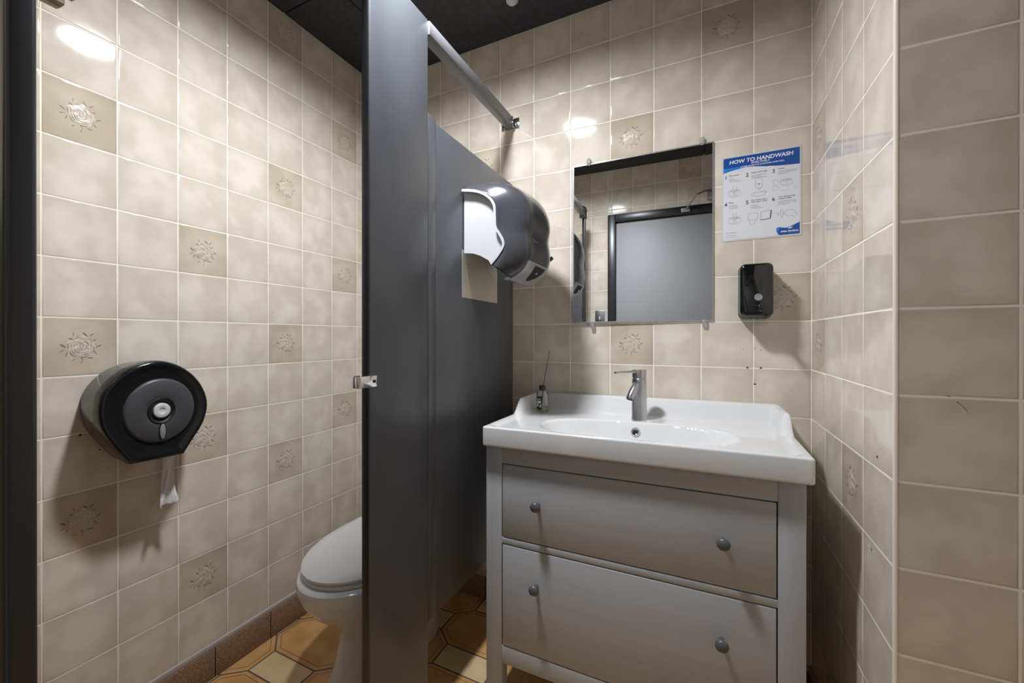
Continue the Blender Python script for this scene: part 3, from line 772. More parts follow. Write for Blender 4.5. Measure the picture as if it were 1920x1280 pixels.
# small logo marks: an emblem and a word in grey on the cover
def text_bm(body, size, fn, bold=0.0, ext=0.0003, align='LEFT', shear=0.0):
    cu = bpy.data.curves.new('txt', 'FONT'); cu.body = body; cu.size = size; cu.offset = bold; cu.align_x = align; cu.resolution_u = 3; cu.shear = shear
    o = bpy.data.objects.new('txt', cu); COL.objects.link(o)
    dg = bpy.context.evaluated_depsgraph_get(); me = bpy.data.meshes.new_from_object(o.evaluated_get(dg))
    bm = bmesh.new(); bm.from_mesh(me)
    for v in bm.verts: v.co = Vector(fn(v.co.x, v.co.y, ext))
    bpy.data.objects.remove(o); bpy.data.curves.remove(cu); bpy.data.meshes.remove(me)
    return bm
def cover_pt(y, z):
    # find x on the cover at (y, z)
    for (ya, fa), (yb, fb) in zip(secs[:-1], secs[1:]):
        if ya <= y <= yb: f = lerp(fa, fb, (y - ya) / (yb - ya)); break
    else: f = 1
    best = None
    pr_ = prof(f, y)
    for a, b in zip(pr_[4:-1], pr_[5:]):
        if (a[2] - z) * (b[2] - z) <= 0:
            t = (z - a[2]) / (b[2] - a[2]) if b[2] != a[2] else 0
            return lerp(a[0], b[0], t)
    return 0.23
bm = text_bm('SAN JAMAR', 0.0046, lambda u, v, n: (cover_pt(-0.349 + u, 1.414 + v) + 0.0032 + 0.002, -0.349 + u + 0.287, 1.414 + v - 1.30), 0.00012)
box_pts = [(-0.3555, 1.411), (-0.3515, 1.411), (-0.3515, 1.423), (-0.3555, 1.423)]
v_ = [bm.verts.new((cover_pt(a, b) + 0.0052, a + .287, b - 1.30)) for a, b in box_pts]; bm.faces.new(v_)
obj('maker_mark', bm, M['silver_plastic'], cv)

# ------------------------------------------------------------------ mirror
MIR_A = 0.0165
mir = thing('wall_mirror', 'frameless square mirror held by clear clips above the sink', 'mirror', (-0.500, 0, 1.467))
mw, mh = 0.237, 0.2985
bm = bmesh.new()
box(bm, (-mw, -0.0030, -mh), (mw, 0.0, mh), 1)
m0 = 0.0042
vv = [bm.verts.new(p) for p in ((-mw + m0, -0.00315, -mh + m0), (mw - m0, -0.00315, -mh + m0), (mw - m0, -0.00315, mh - m0), (-mw + m0, -0.00315, mh - m0))]
f = bm.faces.new(vv); f.material_index = 0
gl = obj('glass_sheet', bm, [M['mirror'], M['mirror_edge']], mir)
gl.rotation_euler = (0, 0, MIR_A); gl.location = (0, -0.0012 - mw * math.sin(MIR_A), 0)
for x, z, s in ((-0.177, mh, 1), (0.202, mh, 1), (-0.163, -mh, -1), (0.210, -mh, -1)):
    y = -0.0012 - mw * math.sin(MIR_A) + x * math.sin(MIR_A) - 0.0032
    bm = bmesh.new()
    prf = rrect(-0.0075, 0.0075, -0.011, 0.014, 0.006, 4)
    loft(bm, [[(x + a, -0.0003, z + s * (b + 0.006)) for a, b in prf if True], [(x + a, y - 0.003, z + s * (b + 0.006)) for a, b in prf], [(x + a * .7, y - 0.0055, z + s * (b * .8 + 0.006)) for a, b in prf]])
    for v in bm.verts:
        if s * (v.co.z - z) < 0 and v.co.y > y - 0.0005: v.co.y = y - 0.0006
    obj('clip', bm, M['clear'], mir, sm=True)

# ------------------------------------------------------------------ hand washing sign
SX0, SX1, SZ0, SZ1 = -0.2395, -0.0255, 1.4285, 1.7055
sign = thing('handwashing_sign', 'laminated blue and white handwashing instruction sign right of the mirror', 'sign', ((SX0 + SX1) / 2, 0, SZ0))
SW, SH = SX1 - SX0, SZ1 - SZ0
def fs(u, v, n): return (-SW / 2 + u * SW, -0.0012 - n, v * SH)     # u,v 0..1, n out
def poly(bm, pts, n, mi=0, d=0.0):
    vv = [bm.verts.new(fs(u, v, n)) for u, v in pts]; f = bm.faces.new(vv); f.material_index = mi
bm = bmesh.new(); prism(bm, rrect(0, 1, 0, 1, 0.015, 3), fs, -0.0008, 0.0, 0); obj('laminate_sheet', bm, M['lam'], sign)
bm = bmesh.new(); prism(bm, [(0.022, 0.018), (0.978, 0.018), (0.978, 0.982), (0.022, 0.982)], fs, 0.0, 0.0002, 0)
pg = obj('printed_page', bm, M['paper'], sign)
bm = bmesh.new()
top_curve = [(0.022, 0.835), (0.15, 0.848), (0.30, 0.842), (0.45, 0.825), (0.60, 0.808), (0.78, 0.795), (0.978, 0.788)]
# photo: the blue band's lower edge rises to the left as light blue wedge
dark_edge = [(0.022, 0.862), (0.20, 0.865), (0.36, 0.850), (0.55, 0.826), (0.75, 0.806), (0.978, 0.794)]
light_edge = [(0.022, 0.808), (0.10, 0.822), (0.20, 0.836), (0.32, 0.848), (0.42, 0.843)]
poly(bm, [(0.022, 0.982)] + light_edge + [(0.60, 0.818), (0.60, 0.982)], 0.00024, 1)
poly(bm, [(0.022, 0.982)] + dark_edge + [(0.978, 0.982)], 0.00028, 0)
obj('header_band', bm, [M['blue'], M['blue_light']], pg)
bm = bmesh.new()
poly(bm, [(0.700, 0.105), (0.735, 0.112), (0.80, 0.098), (0.86, 0.09), (0.86, 0.02), (0.73, 0.02), (0.70, 0.06)], 0.00024, 1)
poly(bm, [(0.735, 0.020), (0.718, 0.060), (0.745, 0.098), (0.83, 0.098), (0.90, 0.120), (0.978, 0.150), (0.978, 0.020)], 0.00028, 0)
obj('corner_band', bm, [M['blue'], M['blue_light']], pg)
def stext(body, size, u, v, mt, n=0.00034, bold=0.0, align='LEFT', name='lettering', shear=0.0):
    bm = text_bm(body, size, lambda a, b, e: (-SW / 2 + u * SW + a, -0.0012 - n, v * SH + b), bold, 0, align, shear)
    return obj(name, bm, mt, pg)
stext('HOW TO HANDWASH', 0.0165, 0.50, 0.908, M['white_ink'], bold=0.0004, align='CENTER', shear=0.1)
stext('EFFECTIVELY', 0.0088, 0.50, 0.877, M['white_ink'], bold=0.0001, align='CENTER', shear=0.1)
stext('LATHER HANDS FOR 20 SECONDS. RINSE WELL.', 0.0055, 0.52, 0.852, M['white_ink'], bold=0.00012, align='CENTER', shear=0.2)
stext('clean hygiene', 0.0085, 0.855, 0.050, M['white_ink'], bold=0.0002, align='CENTER', shear=0.15)
bm = bmesh.new(); poly(bm, [(0.83, 0.088), (0.87, 0.102), (0.90, 0.108), (0.875, 0.096), (0.90, 0.092), (0.86, 0.086)], 0.00034); obj('logo_mark', bm, M['white_ink'], pg)
steps = [('1', 0.055, 0.745, 'Wet hands', 0.095), ('2', 0.335, 0.745, 'Apply liquid soap', 0.385), ('3', 0.665, 0.745, 'Lather', 0.72),
         ('4', 0.055, 0.425, 'Rinse', 0.095), ('5', 0.335, 0.425, 'Dry hands with a', 0.385), ('6', 0.665, 0.425, 'Turn off tap with', 0.72)]
for nmb, u, v, hd, uh in steps:
    stext(nmb, 0.0165, u - 0.02, v - 0.010, M['ink'], bold=0.0003, name='step_number')
    stext(hd, 0.0062, uh, v + 0.020, M['ink'], bold=0.0001, name='step_heading')
stext('clean paper towel', 0.0058, 0.385, 0.425, M['ink'], bold=0.0001, name='step_heading')
stext('a paper towel', 0.0062, 0.72, 0.425, M['ink'], bold=0.0001, name='step_heading')
rnd = random.Random(9)
bm = bmesh.new()
def line(pts, wd=0.0045, n=0.00032, mi=0):
    for a, b in zip(pts[:-1], pts[1:]):
        A = Vector((a[0] * SW, a[1] * SH)); B = Vector((b[0] * SW, b[1] * SH)); d = B - A
        if d.length < 1e-6: continue
        nrm = Vector((-d.y, d.x)).normalized() * wd * SW / 2
        vv = [bm.verts.new((-SW / 2 + p.x, -0.0012 - n, p.y)) for p in (A - nrm, B - nrm, B + nrm, A + nrm)]
        f = bm.faces.new(vv); f.material_index = mi
LN = [[((0.10, 0.735 - .017 * k), (0.16 + .05 * k, 0.735 - .017 * k), .006) for k in range(3)],
      [((0.385, 0.738 - .015 * k), (0.52 + .06 * ((k + 1) % 2), 0.738 - .015 * k), .006) for k in range(3)],
      [((0.72, 0.742 - .016 * k), (0.95 - .1 * (k == 2), 0.742 - .016 * k), .006) for k in range(3)],
      [((0.10, 0.418 - .017 * k), (0.20 + .01 * k, 0.418 - .017 * k), .006) for k in range(3)],
      [((0.385, 0.395 - .018 * k), (0.46 + .04 * k, 0.395 - .018 * k), .006) for k in range(3)],
      [((0.72, 0.400 - .016 * k), (0.94 - .08 * (k == 2), 0.400 - .016 * k), .006) for k in range(3)],
      [((0.05, 0.098), (0.19, 0.098), .007), ((0.05, 0.068), (0.20, 0.068), .004), ((0.05, 0.045), (0.20, 0.045), .004)]]
for blk in LN:
    bm = bmesh.new()
    for p_, q_, w_ in blk: line([p_, q_], w_)
    obj('small_print', bm, M['ink_light'], pg)
def curve(cx, cy, rx, ry, a0, a1, n=14): return [(cx + rx * math.cos(math.radians(a0 + (a1 - a0) * k / n)), cy + ry * math.sin(math.radians(a0 + (a1 - a0) * k / n))) for k in range(n + 1)]
def hands(u, v, s=1.0):
    line(curve(u, v, 0.085 * s, 0.040 * s, 0, 360, 20), 0.0035)
    for k in range(4): line(curve(u - 0.055 * s + 0.034 * s * k, v + 0.026 * s + 0.004 * (k % 2), 0.020 * s, 0.018 * s, -30, 220, 8), 0.0035)
    line(curve(u - 0.01 * s, v - 0.005 * s, 0.05 * s, 0.022 * s, 180, 360, 10), 0.0035); line(curve(u + .03 * s, v + .0, 0.035 * s, 0.030 * s, 40, 200, 10), 0.003)
def new_ill():
    global bm; bm = bmesh.new()
for (u, v) in ((0.17, 0.555), (0.17, 0.235)):
    new_ill(); hands(u, v); line([(u - 0.02, v + 0.10), (u - 0.02, v + 0.045)], 0.0035); line([(u + 0.02, v + 0.10), (u + 0.02, v + 0.045)], 0.0035)
    line([(u - 0.012, v + 0.03), (u - 0.016, v - 0.02)], 0.003); line([(u + 0.01, v + 0.03), (u + 0.012, v - 0.03)], 0.003)
    obj('illustration', bm, M['ink_light'], pg)
new_ill(); rr_ = rrect(0.44, 0.525, 0.585, 0.700, 0.02, 3); line(rr_ + rr_[:1], 0.004); line([(0.465, 0.585), (0.475, 0.565), (0.495, 0.565), (0.505, 0.585)], 0.004)
line(curve(0.48, 0.515, 0.095, 0.024, 10, 330, 18), 0.004); line(curve(0.545, 0.528, 0.03, 0.018, -90, 150, 8), 0.004); line([(0.465, 0.632), (0.50, 0.632)], 0.016)
obj('illustration', bm, M['ink_light'], pg)
new_ill(); hands(0.82, 0.605, 0.9); line(curve(0.69, 0.62, 0.03, 0.035, 0, 330, 12), 0.003); line(curve(0.69, 0.555, 0.04, 0.022, 0, 300, 10), 0.003); line(curve(0.80, 0.535, 0.04, 0.018, 180, 380, 8), 0.003); line([(0.90, 0.55), (0.96, 0.52)], 0.003)
obj('illustration', bm, M['ink_light'], pg)
new_ill(); a_ = [(0.34, 0.225), (0.46, 0.225), (0.47, 0.300), (0.35, 0.305)]; line(a_ + a_[:1], 0.004); a_ = [(0.50, 0.215), (0.625, 0.225), (0.635, 0.315), (0.51, 0.305)]; line(a_ + a_[:1], 0.005)
line([(0.625, 0.222), (0.637, 0.315)], 0.018); line([(0.50, 0.213), (0.625, 0.220)], 0.012); line([(0.36, 0.22), (0.37, 0.175), (0.43, 0.175), (0.44, 0.22)], 0.004)
obj('illustration', bm, M['ink_light'], pg)
new_ill(); line(curve(0.765, 0.262, 0.016, 0.045, 0, 360, 14), 0.004); line([(0.68, 0.275), (0.73, 0.272), (0.72, 0.235)], 0.004); line(curve(0.86, 0.262, 0.065, 0.036, 20, 300, 16), 0.004); line([(0.92, 0.275), (0.955, 0.225)], 0.004); line([(0.88, 0.235), (0.925, 0.205)], 0.004)
obj('illustration', bm, M['ink_light'], pg)

# ------------------------------------------------------------------ soap dispenser
sd = thing('soap_dispenser', 'glossy black wall soap dispenser with a round window, under the sign', 'dispenser', (-0.149, 0, 1.17))
bm = bmesh.new()
def sr(x0, x1, z0, z1, r, y): return [(a, y, b) for a, b in rrect(x0, x1, z0, z1, r, 6)]
loft(bm, [sr(-0.043, 0.043, 0.004, 0.170, .014, -0.0006), sr(-0.045, 0.044, 0.002, 0.172, .016, -0.006), sr(-0.045, 0.044, 0.002, 0.172, .016, -0.030), sr(-0.0425, 0.042, 0.006, 0.170, .015, -0.035)])
obj('back_body', bm, M['black_gloss'], sd, sm=True)
bm = bmesh.new()
loft(bm, [sr(-0.0405, 0.0405, 0.009, 0.168, .013, -0.0352), sr(-0.044, 0.044, 0.006, 0.171, .016, -0.040), sr(-0.044, 0.044, 0.006, 0.171, .016, -0.066), sr(-0.042, 0.042, 0.008, 0.169, .016, -0.074), sr(-0.037, 0.037, 0.013, 0.164, .013, -0.078)])
fc = obj('front_cover', bm, M['black_gloss'], sd, sm=True)
bm = bmesh.new(); lathe(bm, [(0.0108, 0), (0.0105, 0.002), (0.0085, 0.0026), (0.0080, 0.0012), (0, 0.0012)], (0.004, -0.0775, 0.066), (0, -1, 0), 28); wn = obj('level_window', bm, M['silver_plastic'], sd, sm=True); wn['label'] = 'silver ringed window'
bm = bmesh.new()
tube(bm, [(0.006, -0.074, 0.037), (0.006, -0.090, 0.037), (0.006, -0.108, 0.034), (0.006, -0.116, 0.029), (0.006, -0.118, 0.022)], [0.0085, 0.0080, 0.0075, 0.0065, 0.005], 16)
lv = obj('push_lever', bm, M['black_gloss'], sd, sm=True)
bm = bmesh.new(); lathe(bm, [(0.013, 0), (0.013, 0.002), (0.009, 0.004)], (0.006, -0.0775, 0.037), (0, -1, 0), 24); obj('lever_collar', bm, M['black_gloss'], lv, sm=True)

# ------------------------------------------------------------------ vanity, sink, tap
VX0, VX1, VY, VT = -0.876, -0.095, -0.465, 0.790
SLOPE = 0.010
def tilt(x, z): return z + SLOPE * (x + 0.879) * min(1, max(0, z / 0.1))
van = thing('vanity_cabinet', 'grey wooden vanity cabinet with two drawers under the white sink', 'cabinet', (-0.4855, -0.24, 0))
def vbox(name, a, b, m, par=van, bev=0.0012):
    bm = nbox(a, b)
    for v in bm.verts: v.co.z = tilt(v.co.x, v.co.z); v.co -= Vector((-0.4855, -0.24, 0))
    return obj(name, bm, m, par, bevel=bev, seg=2)
SLW = 0.051
for x0, x1 in ((VX0, VX0 + SLW), (VX1 - SLW, VX1)):
    for y0, y1 in ((VY, VY + 0.040), (-0.055, -0.015)):
        vbox('leg', (x0, y0, 0.0), (x1, y1, VT - .001), M['vanity_v'])
vbox('top_rail', (VX0 + SLW, VY + .001, 0.7405), (VX1 - SLW, VY + .020, VT - .001), M['vanity'])
vbox('middle_rail', (VX0 + SLW, VY + .001, 0.5035), (VX1 - SLW, VY + .020, 0.5215), M['vanity'])
vbox('bottom_rail', (VX0 + SLW, VY + .001, 0.148), (VX1 - SLW, VY + .020, 0.2000), M['vanity'])
vbox('side_panel', (VX0 + .004, VY + .040, 0.150), (VX0 + .020, -0.055, VT - .002), M['vanity_v'])
vbox('side_panel', (VX1 - .020, VY + .040, 0.150), (VX1 - .004, -0.055, VT - .002), M['vanity_v'])
vbox('back_panel', (VX0 + SLW, -0.030, 0.150), (VX1 - SLW, -0.024, VT - .002), M['vanity'])
vbox('bottom_panel', (VX0 + .020, VY + .020, 0.150), (VX1 - .020, -0.030, 0.162), M['vanity'])
kz = {0: (0.6385, -0.2255, 0.2325), 1: (0.405, -0.2295, 0.2295)}
for i, (z0, z1) in enumerate(((0.5245, 0.7375), (0.2030, 0.5005))):
    d = vbox('drawer', (VX0 + SLW + .0028, VY + .0005, z0), (VX1 - SLW - .0028, VY + .018, z1), M['vanity'], bev=0.0018)
    vbox('drawer_box', (VX0 + SLW + .012, VY + .018, z0 + .01), (VX1 - SLW - .012, -0.06, z1 - .03), M['dark'], d, 0)
    z, xa, xb = kz[i]
    for kx in (xa, xb):
        bm = bmesh.new()
        xw = -0.4855 + kx
        prf = [(0.0055, 0.0), (0.0052, 0.012), (0.0075, 0.017)] + [(0.0145 * math.sin(a) if False else 0.0145 * math.cos(a), 0.026 + 0.0095 * math.sin(a)) for a in [math.radians(t) for t in range(-58, 91, 12)]]
        prf = [(max(r_, 0.0), h) for r_, h in prf] + [(0.0, 0.0356)]
        lathe(bm, prf, (kx, VY + 0.24, z + SLOPE * (xw + .879) * 0.0 + 0.002), (0, -1, 0), 28)
        obj('knob', bm, M['knob'], d, sm=True)

# sink: height field with rolled rim
sink = thing('washbasin', 'white porcelain washbasin with a raised curved back edge on the grey vanity', 'sink', (-0.481, -0.24, 0.79))
X0, X1, YF, YB = -0.879, -0.083, -0.4865, -0.0015
def sink_z(x, y):
    z = 0.8500
    ex = min(x - X0, X1 - x); ey = y - YF
    # deck sits a little lower than the rolled rim
    dip = sstep(0.012, 0.040, ex) * sstep(0.010, 0.034, ey) * sstep(-0.035, -0.115, y) if False else sstep(0.012, 0.042, ex) * sstep(0.010, 0.034, ey)
    z -= 0.0065 * dip
    # basin
    u = abs((x + 0.478) / 0.262); v = abs((y + 0.328) / 0.126)
    rr = (u ** 2.6 + v ** 2.6) ** (1 / 2.6)
    lip = 0.004 * math.exp(-((rr - 1.03) / 0.035) ** 2)
    d = max(0.0, 1 - rr)
    dep = 0.098 * (1 - (1 - min(1, d / 0.62)) ** 2.6)
    z -= dep
    # raised back and wings
    b = sstep(-0.098, -0.030, y); wg = (1 - sstep(0.012, 0.033, ex)) * sstep(-0.262, -0.190, y)
    H = 0.0485
    r_ = max(b, wg); r_ = 1 - (1 - b) * (1 - wg)
    z += (H + 0.0065 * dip) * r_ * (1 - 0.35 * 0)
    return z
def axis(a, b, n, first): 
    inner = [a + first + (b - a - 2 * first) * k / n for k in range(n + 1)]
    return [a] + inner + [b]
xs = axis(X0, X1, 110, 0.0125); ys = [YF, YF + 0.0125] + [YF + 0.0125 + (YB - 0.006 - YF - 0.0125) * k / 76 for k in range(1, 77)] + [YB]
bm = bmesh.new(); g = []
for x in xs:
    row = []
    for y in ys:
        row.append(bm.verts.new((x, y, sink_z(min(max(x, X0 + .001), X1 - .001), y))))
    g.append(row)
nx, ny = len(xs), len(ys)
for i in range(nx - 1):
    for j in range(ny - 1): bm.faces.new((g[i][j], g[i + 1][j], g[i + 1][j + 1], g[i][j + 1]))
ZB = 0.7915
loopi = [(i, 0) for i in range(nx)] + [(nx - 1, j) for j in range(1, ny)] + [(i, ny - 1) for i in range(nx - 2, -1, -1)] + [(0, j) for j in range(ny - 2, 0, -1)]
top = [g[i][j] for i, j in loopi]
bot = [bm.verts.new((v.co.x, v.co.y, ZB)) for v in top]
n = len(top)
for k in range(n): bm.faces.new((top[k], bot[k], bot[(k + 1) % n], top[(k + 1) % n]))
bm.faces.new(bot[::-1]) if False else None
# underside ring then hollow bottom plate lower inside
bmesh.ops.recalc_face_normals(bm, faces=bm.faces)
fb = bm.faces.new(bot); 
bmesh.ops.recalc_face_normals(bm, faces=bm.faces)
for v in bm.verts: v.co.z = tilt(v.co.x, v.co.z); v.co -= Vector((-0.481, -0.24, 0.79))
so = obj('basin', bm, M['porcelain'], sink, bevel=0.0105, seg=5, ang=48)
bm = bmesh.new()
ox = -0.482
oyy = min((abs(tilt(ox, sink_z(ox, -0.19 - k * 0.0005)) - 0.818), -0.19 - k * 0.0005) for k in range(120))[1]
gx = (sink_z(ox + .004, oyy) - sink_z(ox - .004, oyy)) / .008; gy = (sink_z(ox, oyy + .006) - sink_z(ox, oyy - .006)) / .012
on = Vector((-gx, -gy, 1)).normalized()
oc = Vector((ox + 0.481, oyy + 0.24, tilt(ox, sink_z(ox, oyy)) - 0.79)) + on * 0.0012
lathe(bm, [(0.0130, -0.004), (0.0142, 0.0), (0.0142, 0.0018), (0.0130, 0.0032), (0.0095, 0.0034), (0.0070, 0.0022), (0.0066, -0.003)], oc, on, 32); obj('overflow_ring', bm, M['chrome'], sink, sm=True)
bm = bmesh.new(); lathe(bm, [(0.0068, -0.004), (0.0068, 0.0006), (0, 0.001)], oc, on, 24); obj('overflow_hole', bm, M['dark'], sink)
bm = bmesh.new(); lathe(bm, [(0.024, 0), (0.024, 0.002), (0.018, 0.004), (0, 0.0045)], (-0.478 + .481, -0.328 + .24, sink_z(-0.478, -0.328) + .004 - .79 + .0005), (0, 0, 1), 32); obj('drain_plug', bm, M['chrome'], sink, sm=True)

tx, ty = -0.479, -0.148
tz = tilt(tx, sink_z(tx, ty)) + 0.0005
tap = thing('mixer_tap', 'brushed steel single lever mixer tap standing on the sink', 'tap', (tx, ty, tz))
bm = bmesh.new(); lathe(bm, [(0.0245, 0.0), (0.0245, 0.003), (0.0235, 0.006), (0.0232, 0.060), (0.0222, 0.120), (0.0222, 0.1315), (0.0212, 0.1330), (0.0195, 0.1335)], (0, 0, 0), n=40); body = obj('body', bm, M['brushed'], tap, sm=True)
bm = bmesh.new(); lathe(bm, [(0.0195, 0.1335), (0.0195, 0.1355), (0.0222, 0.1365), (0.0222, 0.158), (0.0212, 0.1605), (0.0, 0.1612)], (0, 0, 0), n=40); hd = obj('head', bm, M['brushed'], tap, sm=True)
sdv = Vector((-0.42, -0.907, 0)).normalized()
P = lambda s, z: sdv * s + Vector((0, 0, z))
bm = bmesh.new(); tube(bm, [P(0.004, 0.122), P(0.016, 0.112), P(0.030, 0.098), P(0.041, 0.088), P(0.049, 0.078), P(0.053, 0.070)], [0.008, 0.0125, 0.0125, 0.0118, 0.0112, 0.0108], 24)
sp = obj('spout', bm, M['brushed'], tap, sm=True)
bm = bmesh.new(); lathe(bm, [(0.0112, -.0005), (0.0112, 0.002), (0.0085, 0.0022), (0.0080, 0.0), (0, 0.0)], P(0.053, 0.070), (sdv * 0.45 + Vector((0, 0, -0.9))), 24); obj('aerator', bm, M['tp_grey'], sp, sm=True)
ldv = Vector((-0.50, -0.866, 0)); L2 = lambda s, o_, z: ldv * s + Vector((0.866, -0.5, 0)) * o_ + Vector((0, 0, z))
bm = bmesh.new(); rings = []
for s, wd, z0, z1 in ((0.010, 0.0065, 0.151, 0.160), (0.030, 0.006, 0.1515, 0.159), (0.070, 0.0055, 0.1525, 0.159), (0.108, 0.0055, 0.1535, 0.1592), (0.116, 0.0045, 0.1540, 0.1590)):
    rings.append([L2(s, a, z) for a, z in ((-wd, z0 + .002), (-wd * .8, z0), (wd * .8, z0), (wd, z0 + .002), (wd, z1 - .002), (wd * .8, z1), (-wd * .8, z1), (-wd, z1 - .002))])
loft(bm, rings); obj('lever', bm, M['brushed'], tap, sm=True)

# reed diffuser bottle
bx, by = -0.8165, -0.134
bz = max(tilt(bx + .022 * math.cos(a), sink_z(bx + .022 * math.cos(a), by + .022 * math.sin(a))) for a in [k * PI / 8 for k in range(16)]) + 0.0008
bt = thing('reed_diffuser', 'small glass fragrance bottle with a black cap and one reed, on the sink', 'bottle', (bx, by, bz))
bm = bmesh.new(); lathe(bm, [(0.0195, 0), (0.0215, 0.002), (0.0215, 0.060), (0.0195, 0.067), (0.012, 0.073), (0.0085, 0.077), (0.0085, 0.083)], (0, 0, 0), n=36); obj('glass_body', bm, M['glass'], bt, sm=True)
bm = bmesh.new(); lathe(bm, [(0.0185, 0.003), (0.0195, 0.004), (0.0195, 0.018), (0.0, 0.018)], (0, 0, 0), n=32); obj('liquid', bm, M['liquid'], bt, sm=True)
bm = bmesh.new(); lathe(bm, [(0.0105, 0.077), (0.0115, 0.078), (0.0115, 0.0925), (0.0105, 0.0935), (0.003, 0.094)], (0, 0, 0), n=32); obj('cap', bm, M['black_cap'], bt, sm=True)
bm = bmesh.new()
def cyl(a, z, r=0.0219): return (r * math.cos(math.radians(a)), r * math.sin(math.radians(a)), z)
# camera looks from -Y and +X side: label on the left half of the visible face
def cylpatch(a0, a1, z0, z1, r, mi):
    k = 8
    for i in range(k):
        p, q_ = lerp(a0, a1, i / k), lerp(a0, a1, (i + 1) / k)
        f = bm.faces.new([bm.verts.new(v) for v in (cyl(p, z0, r), cyl(q_, z0, r), cyl(q_, z1, r), cyl(p, z1, r))]); f.material_index = mi
cylpatch(218, 286, 0.008, 0.056, 0.0218, 0)
cylpatch(230, 276, 0.030, 0.040, 0.0220, 1); cylpatch(226, 250, 0.018, 0.028, 0.0220, 1); cylpatch(262, 280, 0.016, 0.026, 0.0220, 1); cylpatch(232, 276, 0.044, 0.047, 0.0220, 1)
obj('paper_label', bm, [M['label_black'], M['label_white']], bt)
bm = bmesh.new(); tube(bm, [(-0.004, 0.0, 0.006), (0.0045, -0.001, 0.092), (0.0285, -0.002, 0.222)], 0.0011, 8); obj('reed', bm, M['reed'], bt)

# ------------------------------------------------------------------ toilet
tcx = -1.282
tl = thing('toilet', 'white floor standing toilet with closed lid behind the partition', 'toilet', (tcx, -0.35, 0))
def egg(hw, yf, yb, z, n=48, p=2.0):
    """front at yf (towards the camera), back at yb"""
    ymid = yb + (yf - yb) * 0.48
    out = []
    for k in range(n):
        a = 2 * PI * k / n
        s, c = math.sin(a), math.cos(a)
        x = hw * math.copysign(abs(s) ** (2 / p), s)
        y = ymid + (yf - ymid) * c if c > 0 else ymid + (yb - ymid) * (abs(c) ** 0.6)
        out.append((x, y + 0.35, z))
    return out
bm = bmesh.new()
def sh_(ring, dx): return [(x + dx, y, z) for x, y, z in ring]
loft(bm, [sh_(egg(0.120, -0.672, -0.16, 0.0), -.018), sh_(egg(0.118, -0.667, -0.16, 0.02), -.018), sh_(egg(0.108, -0.640, -0.17, 0.07), -.016), sh_(egg(0.104, -0.625, -0.17, 0.15), -.012), sh_(egg(0.110, -0.635, -0.17, 0.20), -.008), egg(0.138, -0.680, -0.16, 0.245), egg(0.170, -0.732, -0.15, 0.29), egg(0.192, -0.764, -0.15, 0.335), egg(0.199, -0.775, -0.15, 0.37), egg(0.197, -0.773, -0.15, 0.388), egg(0.187, -0.762, -0.155, 0.396)])
obj('bowl', bm, M['toilet'], tl, sm=True)
bm = bmesh.new(); loft(bm, [egg(0.176, -0.748, -0.22, 0.3965), egg(0.183, -0.756, -0.21, 0.400), egg(0.183, -0.756, -0.21, 0.409), egg(0.178, -0.750, -0.21, 0.413)]); obj('seat', bm, M['seat'], tl, sm=True)
bm = bmesh.new(); loft(bm, [egg(0.178, -0.752, -0.20, 0.4135), egg(0.185, -0.760, -0.195, 0.418), egg(0.185, -0.760, -0.195, 0.424), egg(0.176, -0.748, -0.20, 0.430), egg(0.150, -0.715, -0.215, 0.434), egg(0.09, -0.62, -0.26, 0.437), egg(0.02, -0.5, -0.40, 0.438)]); obj('lid', bm, M['seat'], tl, sm=True)
for x in (-0.075, 0.075): obj('hinge', nbox((x - .015, -0.205 + .35, 0.396), (x + .015, -0.175 + .35, 0.428)), M['seat'], tl, bevel=0.004)
bm = bmesh.new(); box(bm, (-0.19, -0.175 + .35, 0.37), (0.19, -0.012 + .35, 0.72)); tk = obj('tank', bm, M['toilet'], tl, bevel=0.02, seg=4)
bm = bmesh.new(); box(bm, (-0.198, -0.182 + .35, 0.7205), (0.198, -0.008 + .35, 0.752)); obj('tank_lid', bm, M['toilet'], tk, bevel=0.008, seg=3)
bm = bmesh.new(); box(bm, (-0.12, -0.20 + .35, 0.20), (0.12, -0.05 + .35, 0.372)); obj('tank_shelf', bm, M['toilet'], tl, bevel=0.03, seg=4)
bm = bmesh.new(); tube(bm, [(-0.14, -0.176 + .35, 0.66), (-0.14, -0.192 + .35, 0.66), (-0.10, -0.196 + .35, 0.655), (-0.07, -0.196 + .35, 0.652)], [0.008, 0.007, 0.006, 0.006], 12); obj('flush_handle', bm, M['chrome'], tk, sm=True)

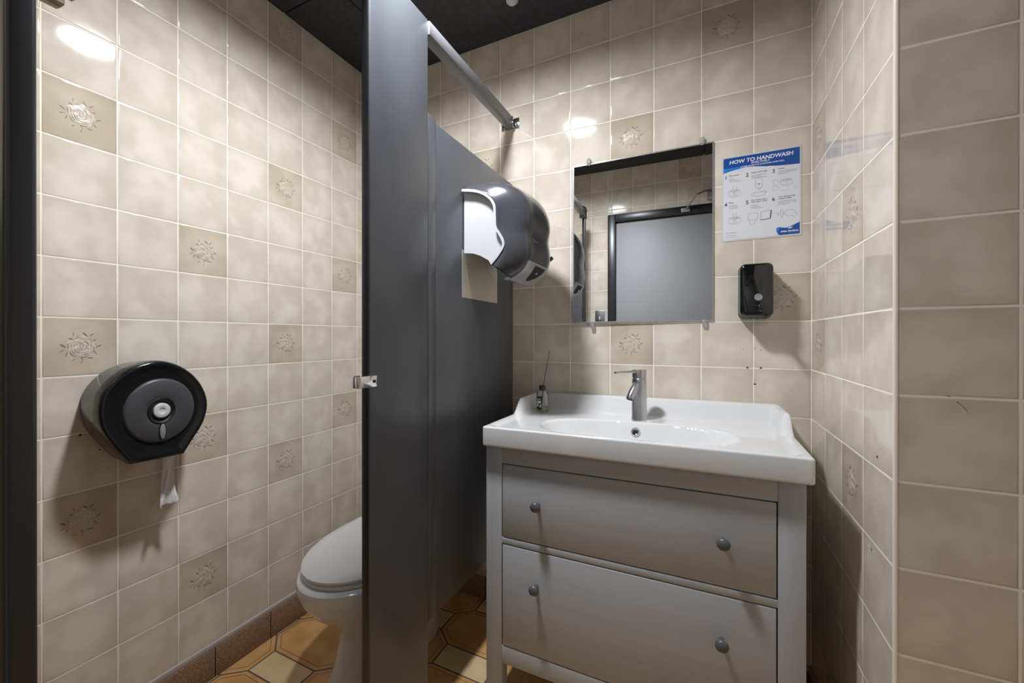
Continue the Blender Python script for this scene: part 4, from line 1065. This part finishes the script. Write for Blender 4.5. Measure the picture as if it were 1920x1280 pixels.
# ------------------------------------------------------------------ room door, seen in the mirror
bm = bmesh.new()
fw = 0.055
yo, yi = FY + 0.014, FY - 0.11
box(bm, (DX0, yi, 0), (DX0 + fw, yo, DZ)); box(bm, (DX1 - fw, yi, 0), (DX1, yo, DZ)); box(bm, (DX0 + fw, yi, DZ - fw), (DX1 - fw, yo, DZ))
box(bm, (DX0 + fw, yi, 0), (DX0 + fw + .012, FY - 0.050, DZ - fw)); box(bm, (DX1 - fw - .012, yi, 0), (DX1 - fw, FY - 0.050, DZ - fw))
struct(obj('trim_2', bm, M['frame'], bevel=0.002, seg=2))
dr = bpy.data.objects.new('door_1', None); COL.objects.link(dr); dr.location = (DX0 + fw, FY - 0.03, 0); struct(dr)
dw = DX1 - DX0 - 2 * fw
obj('door_leaf', nbox((0.003, -0.018, 0.008), (dw - .003, 0.018, DZ - fw - .004)), M['door'], dr, bevel=0.002, seg=2)
bm = bmesh.new(); tube(bm, [(0.06, 0.018, 1.0), (0.06, 0.055, 1.0)], 0.010, 16); tube(bm, [(0.06, 0.052, 1.0), (0.11, 0.056, 1.0), (0.17, 0.052, 1.0)], [0.010, 0.009, 0.007], 16); lathe(bm, [(0.028, 0), (0.027, .005), (0.012, .008)], (0.06, 0.018, 1.0), (0, 1, 0), 24)
obj('door_handle', bm, M['brushed'], dr, sm=True)
dcl = thing('door_closer', 'silver overhead door closer above the grey door, seen in the mirror', 'door closer', (-0.13, FY, 2.06))
obj('closer_body', nbox((-0.085, 0.0006, -0.018), (0.165, 0.045, 0.030)), M['silver_plastic'], dcl, bevel=0.005)
bm = bmesh.new(); tube(bm, [(-0.070, 0.030, 0.034), (-0.070, 0.030, 0.052)], 0.010, 14); tube(bm, [(-0.070, 0.030, 0.046), (-0.105, 0.070, 0.030), (-0.150, 0.115, 0.000)], 0.0055, 10); tube(bm, [(-0.150, 0.115, 0.000), (-0.190, 0.060, -0.040), (-0.215, 0.022, -0.066)], 0.0055, 10)
obj('closer_arm', bm, M['brushed'], dcl, sm=True)
obj('arm_shoe', nbox((-0.245, 0.0142, -0.082), (-0.190, 0.026, -0.055)), M['silver_plastic'], dcl, bevel=0.002)
sw = thing('light_switch', 'steel toggle light switch plate beside the grey door, seen in the mirror', 'switch', (-0.930, FY, 1.257))
obj('plate', nbox((-0.036, 0.0006, -0.058), (0.036, 0.006, 0.058)), M['brushed'], sw, bevel=0.0025)
obj('toggle', nbox((-0.005, 0.0055, -0.012), (0.005, 0.018, 0.010)), M['white_plastic'], sw, bevel=0.002)
for z in (-0.030, 0.030):
    bm = bmesh.new(); tube(bm, [(0, 0.0058, z), (0, 0.0075, z)], 0.0035, 10); obj('screw', bm, M['chrome'], sw)
